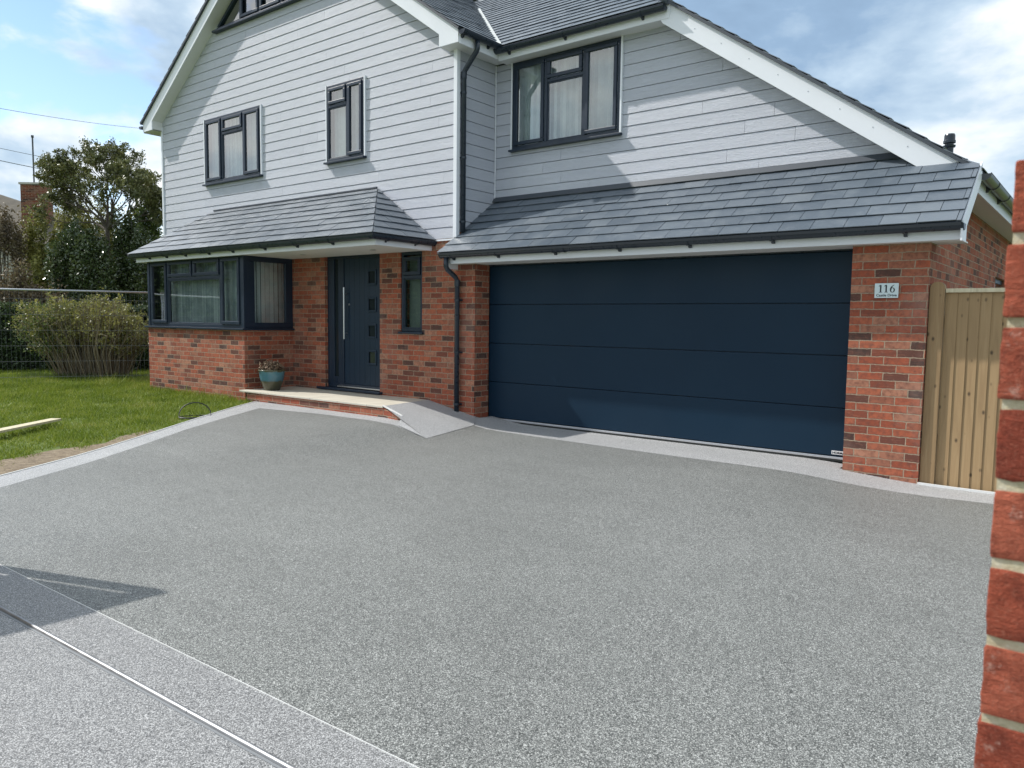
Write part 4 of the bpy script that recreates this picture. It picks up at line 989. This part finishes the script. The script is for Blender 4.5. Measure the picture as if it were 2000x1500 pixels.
st.build('dry_stems', mat('dry_plant_stems', rough=0.8, fn=lambda t, b: t.put(b.inputs['Base Color'], t.ramp(island(t), [(0, (0.16, 0.09, 0.055)), (1, (0.36, 0.25, 0.15))]))), pot)
npmesh('dry_leaves', [tuple(v) for v in lf], 4, mat('dry_leaves', rough=0.8, fn=lambda t, b: t.put(b.inputs['Base Color'], t.ramp(island(t), [(0, (0.14, 0.08, 0.05)), (1, (0.34, 0.24, 0.16))]))), pot)

# ------------------------------------------------------------------ house number sign
sg = thing('house_sign', 'pale glass house sign reading 116 Castle Drive on the right brick pier of the garage', 'sign', (-1.74, 7.885, 1.655))
p = MB(); p.box(-1.842, -1.636, 7.880, 7.888, 1.655, 1.792); p.build('sign_plate', M_sign, sg, bevel=0.001)
sc = MB()
for x in (-1.832, -1.646):
    sc.tube([(x, 7.877, 1.722), (x, 7.897, 1.722)], 0.006, 12)
sc.build('screws', M_silver, sg)
dg = MB(); yy = 7.8785
def one(x, zb, h):
    dg.box(x-0.0062, x+0.0062, yy, yy+0.001, zb+0.004, zb+h-0.003)
    dg.box(x-0.015, x+0.015, yy, yy+0.001, zb, zb+0.0042)
    dg.prism([(x-0.0062, yy-0.0002, zb+h), (x+0.006, yy-0.0002, zb+h), (x-0.004, yy-0.0002, zb+h-0.010), (x-0.017, yy-0.0002, zb+h-0.014), (x-0.017, yy-0.0002, zb+h-0.010)], (0, 0.001, 0))
for x in (-1.790, -1.742): one(x, 1.706, 0.070)
cx_, cz_ = -1.688, 1.728; n = 28; ring = []
for rx, rz, sg_ in ((0.0215, 0.0235, 1), (0.0105, 0.0185, -1)):
    ring.append([(cx_+rx*math.cos(2*math.pi*i/n), yy, cz_+rz*math.sin(2*math.pi*i/n)) for i in range(n)])
dg.add(ring[0]+ring[1], [(i, (i+1) % n, n+(i+1) % n, n+i) for i in range(n)])
arc = []; 
for i in range(11):
    t = i/10; x = cx_-0.0215+0.004*0+0.036*t**1.6; z = cz_+0.002+0.048*t**0.62
    arc.append((x, z))
for i in range(10):
    (xa_, za_), (xb_, zb_) = arc[i], arc[i+1]; w0 = 0.0105*(1-i/10)**0.6+0.002; w1_ = 0.0105*(1-(i+1)/10)**0.6+0.002
    dg.add([(xa_, yy-0.0002, za_), (xa_+w0, yy-0.0002, za_-w0*0.3), (xb_+w1_, yy-0.0002, zb_-w1_*0.3), (xb_, yy-0.0002, zb_)], [(0, 1, 2, 3)])
dg.build('house_number', M_ink, sg, fix=False)
text('Castle Drive', 0.0335, (-1.8275, 7.8788, 1.669), M_ink, sg, 'street_name', bold=0.0005, sx=1.05)

# ------------------------------------------------------------------ side gate
gate = thing('side_gate', 'tall wooden close-board side gate between the garage brickwork and the near brick pier', 'gate', (-0.8, 7.97, -0.09))
GYF = 7.955
p = MB(); n = 12; pw0, pw1 = -1.385, -1.262
prof = [(pw0, -0.10), (pw0, 1.70)]+[((pw0+pw1)/2-math.cos(math.pi*(i/n))*(pw1-pw0)/2, 1.735+0.065*math.sin(math.pi*i/n)**0.75) for i in range(n+1)]+[(pw1, 1.70), (pw1, -0.10)]
p.prism([(x, GYF-0.02, z) for x, z in prof], (0, 0.075, 0)); p.build('gate_post', M_wood, gate, bevel=0.004)
x = -1.258; k = 0
while x < 0.45:
    p = MB(); p.prism([(x, GYF+0.016, -0.075), (x+0.098, GYF+0.006, -0.075), (x+0.098, GYF+0.014, -0.075), (x, GYF+0.024, -0.075)], (0, 0, 1.775)); p.build('board', M_wood, gate)
    x += 0.088; k += 1
p = MB(); p.box(-1.256, 0.45, GYF-0.018, GYF+0.05, 1.701, 1.737); p.build('top_rail', M_wood_l, gate, bevel=0.003)
p = MB(); p.box(-1.25, 0.45, GYF+0.035, GYF+0.075, 0.3, 0.4); p.box(-1.25, 0.45, GYF+0.035, GYF+0.075, 1.4, 1.5); p.build('ledge', M_wood, gate)

# ------------------------------------------------------------------ foreground brick pier
pier = thing('brick_pier', 'close rough orange-red brick pier with yellow mortar at the right edge, beside the camera', 'brick pier', (0.12, 1.0, 0))
PX0, PX1, PY0, PY1, PT = -0.0832, 0.36, 0.832, 1.14, 1.549
mo = MB(); mo.box(PX0+0.0022, PX1-0.0022, PY0+0.0035, PY1-0.0045, -0.05, PT-0.010)
mo.build('mortar', M_mortar, pier)
bmp = bmesh.new()
def rbrick(x0, x1, y0, y1, z0, z1):
    res = bmesh.ops.create_cube(bmp, size=1.0)['verts']
    for v in res: v.co = Vector(((x0+x1)/2+v.co.x*(x1-x0), (y0+y1)/2+v.co.y*(y1-y0), (z0+z1)/2+v.co.z*(z1-z0)))
    es = {e for v in res for e in v.link_edges}
    bmesh.ops.bevel(bmp, geom=list(es), offset=0.0025, segments=2, affect='EDGES', profile=0.6)
z = PT; k = 0
while z > -0.05:
    j = [random.uniform(-.0014, .0014) for _ in range(8)]
    if k % 2 == 0:
        rbrick(PX0+j[0], PX0+0.215+j[1], PY0+j[2], PY0+0.1025, z-0.065+j[3]*.5, z+j[4]*.4); rbrick(PX0+0.225, PX1, PY0+j[5], PY0+0.1025, z-0.065, z)
        rbrick(PX0+j[6], PX0+0.1025, PY0+0.1125, PY1, z-0.065, z); rbrick(PX0+0.1125, PX1, PY0+0.1125, PY1+j[7], z-0.065, z)
    else:
        rbrick(PX0+j[0], PX0+0.1025+j[1], PY0+j[2], PY0+0.215, z-0.065+j[3]*.5, z+j[4]*.4); rbrick(PX0+0.1125, PX1, PY0+j[5], PY0+0.1025, z-0.065, z)
        rbrick(PX0+j[6], PX1, PY0+0.225, PY1, z-0.065, z); rbrick(PX0+0.1125, PX1, PY0+0.1125, PY0+0.215, z-0.065, z)
    z -= 0.075; k += 1
bmesh.ops.recalc_face_normals(bmp, faces=bmp.faces)
me = bpy.data.meshes.new('bricks'); bmp.to_mesh(me); bmp.free()
bo = link('bricks', me, M_pier, Vector((0, 0, 0)), pier, smooth=True)
sb = bo.modifiers.new('s', 'SUBSURF'); sb.subdivision_type = 'SIMPLE'; sb.levels = sb.render_levels = 3
tx = bpy.data.textures.new('rough', 'CLOUDS'); tx.noise_scale = 0.014; tx.noise_depth = 4
dm = bo.modifiers.new('d', 'DISPLACE'); dm.texture = tx; dm.strength = 0.0038; dm.mid_level = 0.5; dm.texture_coords = 'LOCAL'

# ------------------------------------------------------------------ gate track in the near paving
tr = thing('gate_track', 'galvanised round gate track laid across the pale near paving', 'gate track', (-3.0, 1.33, 0))
def trk(x): return 1.30+(x+4.10)*0.0355
for a, b in ((-9.0, -6.3), (-6.298, -3.92), (-3.918, -2.503), (-2.50, -0.2)):
    if a < -8: a = -6.9+0.0
    if b < a: continue
    s_ = MB(); n = 9; A = [];
    for x in (a, b):
        for i in range(n+1):
            an = math.pi*i/n; A.append((x, trk(x)-math.cos(an)*0.0105, 0.005+math.sin(an)*0.0105))
    s_.add(A, [(i, i+1, n+2+i, n+1+i) for i in range(n)]); s_.build('track_rail', M_alu, tr, smooth=True, fix=False)
s_ = MB(); s_.prism([(-6.9, trk(-6.9)-0.021, 0.001), (-0.2, trk(-0.2)-0.021, 0.001), (-0.2, trk(-0.2)+0.014, 0.001), (-6.9, trk(-6.9)+0.014, 0.001)], (0, 0, 0.0035)); s_.build('track_base', mat('dull_track_flange', (0.22, 0.23, 0.24), 0.6, 0.3), tr)

# ------------------------------------------------------------------ things on the lawn
p = MB(); a = Vector((-10.10, 3.30, 0.045)); b = Vector((-10.68, 4.10, 0.045)); a = a+(a-b)*1.6
t = (b-a).normalized(); nn = Vector((-t.y, t.x, 0))*0.07
p.prism([a-nn, b-nn, b+nn, a+nn], (0, 0, 0.028)); tag(p.build('timber_plank', M_wood_l, bevel=0.002), 'pale sawn plank lying loose on the lawn at the left', 'plank')
hp = MB(); base = Vector((-9.66, 5.42, 0.03)); pts = []
for i in range(46):
    a = 2*math.pi*i/23; tilt = 0.0 if i < 23 else 1.0
    r = 0.20
    e1 = Vector((0.55, 0.83, 0)).normalized()*r; e2 = (Vector((-0.83, 0.55, 0))*0.75).normalized()*r*0.85 if not tilt else Vector((-0.35, 0.23, 0.62)).normalized()*r*0.95
    q = base+e1*math.cos(a)+e2*(math.sin(a) if not tilt else (math.sin(a)+0.15))
    q.z = max(q.z, 0.03)+0.03; pts.append(q)
hp.tube(pts, 0.0075, 6); tag(hp.build('cable_coil', M_rubber, smooth=True), 'black coil of flexible pipe lying on the grass by the drive edge', 'coil of pipe')

# ------------------------------------------------------------------ mesh fence on the left
fen = thing('mesh_fence', 'temporary galvanised wire mesh fence crossing the lawn from the house corner', 'fence', (-16.1, 6.6, 0))
fa, fb = Vector((-15.12, 8.45, 0)), Vector((-17.7, 3.25, 0)); fd = (fb-fa).normalized(); FL = (fb-fa).length; FH = 1.87
p = MB(); p.tube([fa+Vector((0, 0, FH)), fb+Vector((0, 0, FH))], 0.019, 10); p.build('top_rail', M_galv, fen, smooth=True)
p = MB()
for q in (fa+fd*0.03, fa+fd*3.46, fa+fd*3.54): p.tube([q, q+Vector((0, 0, FH))], 0.019, 10)
p.build('upright', M_galv, fen, smooth=True)
p = MB(); u = 0.06
while u < FL: q = fa+fd*u; p.tube([q+Vector((0, 0, 0.02)), q+Vector((0, 0, FH))], 0.0016, 3, False); u += 0.076
z = 0.2
while z < FH: p.tube([fa+Vector((0, 0, z)), fb+Vector((0, 0, z))], 0.0024, 4, False); z += 0.30
p.build('wire_mesh', mat('dull_fence_wire', (0.16, 0.17, 0.18), 0.5, 0.5), fen)

# ------------------------------------------------------------------ planting
def leafcloud(C, size, flat=0.0, n=4):
    """C (k,3) centres -> quads"""
    k = len(C); u = rng.normal(size=(k, 3)); u /= np.linalg.norm(u, axis=1)[:, None]
    w_ = rng.normal(size=(k, 3)); w_[:, 2] *= 0.6; v = np.cross(u, w_); v /= np.linalg.norm(v, axis=1)[:, None]
    s = size*(0.6+0.8*rng.random(k))[:, None]; u = u*s; v = v*s*0.5
    return np.stack([C-u, C-v*1.0, C+u, C+v*1.0], 1).reshape(-1, 3)
def twigtree(base, trunk_h, spread, height, depth=5, nleaf=14, lean=(0, 0), seed=1, r0=0.09, start_dirs=None, up_=0.25, lsz=0.045):
    rs = random.Random(seed); mb = MB(); tips = []
    def grow(p, d_, L, r, k):
        q = p+d_*L; mid = p.lerp(q, 0.5)+Vector((rs.uniform(-1, 1), rs.uniform(-1, 1), rs.uniform(-1, 1)))*L*0.06
        mb.tube([p, mid, q], [r, r*0.85, r*0.68], 6 if k < 3 else 4, False)
        if k >= depth-2: tips.append((mid, q, L))
        if k >= depth: return
        for _ in range(3 if k < depth-1 else 3):
            a = Vector((rs.gauss(0, 1), rs.gauss(0, 1), rs.gauss(0, 1)))
            nd = (d_+a.normalized()*rs.uniform(0.45, 0.85)+Vector((0, 0, up_*0.6))).normalized()
            grow(q if rs.random() < 0.6 else mid.lerp(q, 0.6), nd, L*rs.uniform(0.62, 0.85), r*0.58, k+1)
    b = Vector(base); t = b+Vector((lean[0], lean[1], trunk_h))
    mb.tube([b, b.lerp(t, 0.5)+Vector((0.03, -0.02, 0)), t], [r0*1.25, r0*1.05, r0*0.9], 10, False)
    n0 = len(start_dirs) if start_dirs else 6
    for i in range(n0):
        if start_dirs: d_ = Vector(start_dirs[i]).normalized()
        else:
            a = 2*math.pi*i/n0+rs.uniform(-.3, .3); d_ = Vector((math.cos(a)*spread, math.sin(a)*spread, rs.uniform(0.5, 1.2))).normalized()
        grow(t-Vector((0, 0, rs.uniform(0, 0.2))), d_, height*rs.uniform(0.30, 0.42), r0*0.62, 1)
    C = []
    for mid, q, L in tips:
        for _ in range(nleaf):
            f = rs.random(); c = mid.lerp(q, f)+Vector((rs.gauss(0, 1), rs.gauss(0, 1), rs.gauss(0, 1)))*L*0.17; C.append(tuple(c))
    return mb, np.array(C)
CR = Vector((0.786, 0.618, 0))        # image-right on the ground plane
FWD = Vector((-0.618, 0.786, 0))
def at(px, depth, z=0.0):             # plan position of something seen at that bearing and distance
    u = (px-1000)/1502.0; v = FWD*depth+CR*(u*depth); return Vector((v.x, v.y, z))
def dirs(lst): return [CR*a+FWD*b+Vector((0, 0, c)) for a, b, c in lst]
# main spreading tree
tb = at(216, 22.0)
t_ = thing('tree', 'open spreading tree with sparse small leaves against the sky left of the house', 'tree', tb)
mbt, C = twigtree(tb, 3.9, 1.0, 2.0, 6, 12, (0.0, 0.0), 5, 0.062, dirs([(-0.85, 0.1, 1.0), (-0.55, -0.5, 1.05), (-0.1, 0.3, 1.3), (0.35, -0.2, 1.2), (0.9, 0.3, 0.85), (0.6, -0.7, 0.55), (-0.9, 0.6, 0.45), (1.2, 0.0, 0.4)]), 0.3, 0.045)
mbt.build('trunk', M_bark, t_); npmesh('crown', leafcloud(C, 0.036), 4, leafy('dull_small_leaves', [(0.1, (0.06, 0.075, 0.025)), (0.5, (0.135, 0.15, 0.05)), (0.9, (0.27, 0.26, 0.10))], 0.4, 0.2), t_)
def shrub(name, label, cat, c, rx, ry, h, n, m, lsz, seed, z0=0.1, stems=26, lump=7, group=None, stem_m=M_bark, topflat=1.0, nleafy=1.0):
    rs = np.random.default_rng(seed); c = Vector(c)
    # lumpy crown: union of clumps
    cl = []
    for i in range(lump*4):
        a = rs.random()*2*np.pi; r = math.sqrt(rs.random()); zz = rs.random()
        k = math.sqrt(max(0.05, 1-(zz*topflat)**2.4))
        cl.append((math.cos(a)*r*k*0.82, math.sin(a)*r*k*0.82, z0/h+(1-z0/h)*(0.08+0.84*zz), 0.15+0.17*rs.random()))
    cl = np.array(cl); id_ = rs.integers(0, len(cl), n); q = rs.normal(size=(n, 3)); q /= np.linalg.norm(q, axis=1)[:, None]
    q *= (rs.random(n)**0.45)[:, None]
    P = cl[id_, :3]+q*cl[id_, 3:4]*np.array([1, 1, 0.8])
    loc = np.outer(P[:, 0]*rx, np.array(CR))+np.outer(P[:, 1]*ry, np.array(FWD)); loc[:, 2] = P[:, 2]*h
    keep = loc[:, 2] > 0.02; loc = loc[keep]+np.array(c)
    th = thing(name, label, cat, c, group)
    mb = MB(); r_ = random.Random(seed)
    for i in range(stems):
        t = cl[r_.randrange(len(cl))]; tip = CR*(t[0]*rx)+FWD*(t[1]*ry)+Vector((0, 0, t[2]*h))
        b0 = Vector((tip.x*0.22, tip.y*0.22, 0)); mid = b0.lerp(tip, 0.55)+Vector((r_.gauss(0, .08), r_.gauss(0, .08), 0.1))*min(1, h/2)
        mb.tube([c+b0, c+mid, c+tip], [0.022, 0.014, 0.005], 5, False)
        for _ in range(5):
            d_ = Vector((r_.gauss(0, 1), r_.gauss(0, 1), abs(r_.gauss(0.3, 1)))).normalized()*t[3]*rx*1.1
            mb.tube([c+tip.lerp(mid, r_.random()*0.5), c+tip+d_], [0.007, 0.002], 4, False)
    mb.build('stems', stem_m, th)
    npmesh('crown', leafcloud(loc, lsz), 4, m, th)
    return th
shrub('tree', 'dense dark evergreen with glinting leaves in front of the spreading tree', 'tree', at(165, 20.6), 1.25, 1.0, 3.9, 24000, M_leaf_dark, 0.042, 3, 0.3)
shrub('tree', 'broad olive brown tree filling the gap behind the spreading tree', 'tree', at(205, 24.5), 2.2, 1.0, 5.3, 22000, M_leaf_olive, 0.045, 17, 0.6)
shrub('tree', 'dark bushy evergreen half hidden behind the bay canopy', 'tree', at(262, 21.5), 0.95, 0.8, 4.1, 17000, M_leaf_dark, 0.040, 13, 0.3)
shrub('tree', 'fresh green tree touching the left corner of the boarded wall', 'tree', at(300, 23.5), 0.75, 0.9, 5.1, 8000, M_leaf_green, 0.05, 4, 0.5)
shrub('tree', 'olive green bushy tree in front of the neighbour chimney', 'tree', at(84, 23.0), 1.05, 0.9, 4.3, 12000, M_leaf_olive, 0.05, 5, 0.5)
shrub('tree', 'brown half bare tree at the left edge in front of the tiled roof', 'tree', at(8, 22.5), 1.0, 0.9, 4.45, 6500, M_leaf_brown, 0.045, 6, 0.5, stems=60)
shrub('shrub', 'low brown twiggy shrub above the clipped hedge at the left', 'shrub', at(40, 19.6), 1.5, 0.6, 2.6, 9000, M_leaf_brown, 0.04, 7, 0.3, stems=60)
# clipped hedge
hd_ = thing('hedge', 'dark clipped hedge with a flat sunlit top behind the mesh fence', 'hedge', at(120, 18.3))
ha, hb = at(-160, 17.6), at(330, 18.9); ht_ = (hb-ha).normalized(); hn = Vector((-ht_.y, ht_.x, 0)); HL = (hb-ha).length; HH = 1.60
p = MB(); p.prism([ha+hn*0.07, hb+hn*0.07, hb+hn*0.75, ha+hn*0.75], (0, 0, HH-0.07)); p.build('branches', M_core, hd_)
n = 17000; u = rng.random(n)*HL; zz = rng.random(n)*HH; off = rng.normal(0, 0.035, n)
F = np.outer(u, np.array(ht_))+np.outer(off, np.array(hn))+np.array(ha); F[:, 2] = zz
n2_ = 9000; u = rng.random(n2_)*HL; G = np.outer(u, np.array(ht_))+np.outer(rng.random(n2_)*0.8, np.array(hn))+np.array(ha); G[:, 2] = HH+rng.normal(0, 0.03, n2_)+0.03*np.sin(u*4)
npmesh('foliage', leafcloud(np.vstack([F, G]), 0.032), 4, M_hedge, hd_)
# big bush with bare stems
bc = at(172, 16.7); rsd = random.Random(21)
bush = thing('bush', 'rounded bush of bare upright stems with sparse leaves behind the mesh fence', 'bush', bc)
mbs = MB(); C1, C2 = [], []
for i in range(900):
    a = rsd.uniform(-1, 1); f = rsd.gauss(0, 0.35); top = 1.74-0.45*max(0, abs(a)-0.35)**1.4*1.6+rsd.uniform(-0.16, 0.06)+0.13*math.sin(a*5.3+f*3.0)+0.07*math.sin(a*13.0)
    b0 = bc+CR*(a*0.62+0.1)+FWD*(f*0.5); t0 = bc+CR*(a*1.28+rsd.gauss(0, .07))+FWD*(f*1.2+rsd.gauss(0, .1)); t0.z = top*rsd.uniform(0.72, 1.0)
    mid = b0.lerp(t0, 0.5)+Vector((rsd.gauss(0, .04), rsd.gauss(0, .04), 0)); mid -= CR*(a*0.18)
    mbs.tube([b0, mid, t0], [0.0085, 0.0065, 0.0025], 4, False)
    for _ in range(3):
        s0 = mid.lerp(t0, rsd.random()); s1 = s0+CR*rsd.gauss(0, .12)+FWD*rsd.gauss(0, .1)+Vector((0, 0, rsd.uniform(.05, .25)))
        mbs.tube([s0, s1], [0.004, 0.0015], 3, False)
        for _ in range(6 if a > -0.2 else 12): c_ = s1.lerp(s0, rsd.random()*0.5)+Vector((rsd.gauss(0, .04), rsd.gauss(0, .04), rsd.gauss(0, .04))); C1.append(tuple(c_))
    if a < -0.25:
        for _ in range(26): c_ = mid.lerp(t0, rsd.random())+Vector((rsd.gauss(0, .07), rsd.gauss(0, .07), rsd.gauss(0, .09))); C2.append(tuple(c_))
mbs.build('stems', M_stem, bush)
C1 = np.array(C1); hh = len(C1)//3
npmesh('tip_leaves', np.vstack([leafcloud(C1[:hh], 0.036), leafcloud(C1[hh:], 0.024)]), 4, M_leaf_olive, bush); npmesh('green_leaves', leafcloud(np.array(C2), 0.028), 4, M_leaf_green, bush)
# long grass at the bush foot
n = 5000; P = np.outer(rng.uniform(-1.25, 1.2, n), np.array(CR))+np.outer(rng.normal(-0.35, 0.16, n), np.array(FWD))+np.array(bc); P[:, 2] = -0.03
H = 0.08+0.16*rng.random(n); an = rng.random(n)*6.28; c_, s_ = np.cos(an)*.006, np.sin(an)*.006; z0_ = np.zeros(n)
V = np.stack([P-np.stack([c_, s_, z0_], 1), P+np.stack([c_, s_, z0_], 1), P+np.stack([rng.normal(0, .05, n), rng.normal(0, .05, n), H], 1)], 1).reshape(-1, 3)
tag(npmesh('long_grass', V, 3, M_leaf_green), 'longer unmown grass round the foot of the bare-stemmed bush', 'grass', kind='stuff')

# ------------------------------------------------------------------ neighbour's house
nb_ = thing('neighbour_house', 'neighbour house with brown tiled roof and brick chimney behind the trees', 'house', at(-60, 36))
def L3(px, dep, z): v = at(px, dep); return Vector((v.x, v.y, z))
p = MB(); A_, B_ = L3(-330, 35, 0), L3(235, 35, 0)
p.prism([A_, B_, B_+FWD*7, A_+FWD*7], (0, 0, 4.6)); p.build('wall', M_render_wall, nb_)
# hipped roof
rA, rB = L3(-180, 38, 7.2), L3(12, 38, 7.2); e0, e1, e2, e3 = L3(-345, 34.6, 4.55), L3(250, 34.6, 4.55), L3(250, 34.6, 4.55)+FWD*7.8, L3(-345, 34.6, 4.55)+FWD*7.8
p = MB(); p.add([e0, e1, e2, e3, rA, rB], [(0, 1, 5, 4), (1, 2, 5), (2, 3, 4, 5), (3, 0, 4), (0, 3, 2, 1)]); rf = p.build('roof', M_tile, nb_)
ca = L3(51, 35.6, 5.2); p = MB(); p.prism([ca, ca+CR*1.05, ca+CR*1.05+FWD*0.7, ca+FWD*0.7], (0, 0, 2.1)); ch = p.build('chimney', M_brick_old, rf)
c2_ = ca-CR*0.05-FWD*0.05+Vector((0, 0, 2.1)); p = MB(); p.prism([c2_, c2_+CR*1.15, c2_+CR*1.15+FWD*0.8, c2_+FWD*0.8], (0, 0, 0.09)); p.build('chimney_cap', M_render_wall, nb_)
mq = L3(78, 35.9, 7.3); p = MB(); p.tube([mq, mq+Vector((0, 0, 2.15))], 0.035, 8); p.tube([mq+Vector((0, 0, 2.15)), mq+Vector((0, 0, 2.25))], 0.06, 8); p.build('aerial_mast', M_cable, nb_)

# overhead cables
for (p0, d0, z0c), (p1, d1, z1c), lab in (((-150, 22, 7.55), (420, 44, 11.7), 'topmost thin overhead cable crossing the blue sky at the left'),
                                          ((-150, 22, 6.55), (420, 44, 9.05), 'middle overhead cable crossing the aerial mast above the trees'),
                                          ((-150, 22, 6.20), (420, 44, 8.40), 'lowest and thickest overhead cable crossing the aerial mast')):
    a, b = L3(p0, d0, z0c), L3(p1, d1, z1c); pts = [a.lerp(b, i/24)-Vector((0, 0, 0.28*4*(i/24)*(1-i/24))) for i in range(25)]
    p = MB(); p.tube(pts, 0.012 if 'lowest' in lab else 0.008, 5, False); tag(p.build('overhead_cable', M_cable), lab, 'cable')

# ------------------------------------------------------------------ the street side behind the camera (seen only in glass and as shade)
op = thing('opposite_house', 'low rendered house across the street, seen only as a reflection in the slim window', 'house', (-46, -43, 0))
u1, u2 = Vector((0.72, -0.69, 0)), Vector((-0.69, -0.72, 0)); c0 = Vector((-46, -40, 0))
p = MB(); p.prism([c0-u1*9, c0+u1*9, c0+u1*9+u2*8, c0-u1*9+u2*8], (0, 0, 2.6)); p.build('wall', M_render_wall, op)
p = MB(); q = [c0-u1*9.5-u2*0.4, c0+u1*9.5-u2*0.4, c0+u1*9.5+u2*8.4, c0-u1*9.5+u2*8.4]; q = [v+Vector((0, 0, 2.55)) for v in q]+[c0-u1*6+u2*4+Vector((0, 0, 4.3)), c0+u1*6+u2*4+Vector((0, 0, 4.3))]
p.add(q, [(0, 1, 5, 4), (1, 2, 5), (2, 3, 4, 5), (3, 0, 4), (0, 3, 2, 1)]); rf = p.build('roof', M_tile, op)
p = MB(); q = c0+u2*4; p.prism([q, q+u1*0.8, q+u1*0.8+u2*0.6, q+u2*0.6], (0, 0, 5.2)); p.build('chimney', M_brick_old, rf)
shrub('tree', 'round street tree beside the low house, seen only as a reflection', 'tree', (-51, -36, 0), 2.2, 2.2, 6.4, 3500, M_leaf_dark, 0.16, 31, 1.5)
oh = thing('boundary_hedge', 'tall dense evergreen hedge across the lane, seen only as a reflection in the bay window', 'hedge', (-36, -5, 0))
h0, h1 = Vector((-30, -16, 0)), Vector((-40, 6, 0)); hv = (h1-h0).normalized(); hw = Vector((hv.y, -hv.x, 0))
p = MB(); p.prism([h0, h1, h1-hw*1.5, h0-hw*1.5], (0, 0, 5.2)); p.build('branches', M_core, oh)
n = 9000; L_ = (h1-h0).length; P = np.outer(rng.random(n)*L_, np.array(hv))+np.outer(rng.normal(0.05, .15, n), np.array(hw))+np.array(h0); P[:, 2] = rng.uniform(0, 5.6, n)
npmesh('foliage', leafcloud(P, 0.14), 4, M_hedge, oh)

# unseen open gate and pier left of the frame, added for the shade on the near paving
og = thing('added_gate', 'unseen open wooden gate added left of the picture to shade the near paving', 'gate', (-5.14, 0.4, 0))
def gtop(y): return 1.22+0.30*math.sin(max(0, min(1, (y+0.9)/2.25))*math.pi*0.5)
y = -0.86
while y < 1.30:
    p = MB(); p.prism([(-5.150, y, 0.09), (-5.150, y+0.088, 0.09), (-5.150, y+0.088, gtop(y+0.088)-0.10), (-5.150, y, gtop(y)-0.10)], (0.018, 0, 0)); p.build('board', M_wood, og)
    y += 0.094
for a_, b_ in ((0.14, 0.24), (0.62, 0.72)):
    p = MB(); p.box(-5.200, -5.151, -0.90, 1.36, a_, b_); p.build('rail', M_wood, og, bevel=0.003)
p = MB(); q = [(-5.20, -0.90+2.26*k_/14, gtop(-0.90+2.26*k_/14)-0.10) for k_ in range(15)]
for a_, b_ in zip(q[:-1], q[1:]): p.prism([a_, b_, (b_[0], b_[1], b_[2]+0.085), (a_[0], a_[1], a_[2]+0.085)], (0.07, 0, 0))
p.build('top_rail', M_wood, og)
for y0 in (-0.96, 1.32):
    p = MB(); p.box(-5.21, -5.13, y0, y0+0.075, 0.06, gtop(y0)+0.0); p.build('stile', M_wood, og, bevel=0.003)
gp = thing('added_gate_pier', 'unseen square brick pier added to hang the open gate left of the picture', 'brick pier', (-5.17, -1.15, 0))
p = MB(); p.box(-5.34, -5.00, -1.32, -0.98, -0.05, 1.55); p.build('brickwork', M_brick, gp)
p = MB(); p.box(-5.37, -4.97, -1.35, -0.95, 1.553, 1.60); p.build('coping', M_slab, gp, bevel=0.006)

for ob in bpy.data.objects:
    if ob.type == 'MESH': ob.data.name = ob.name
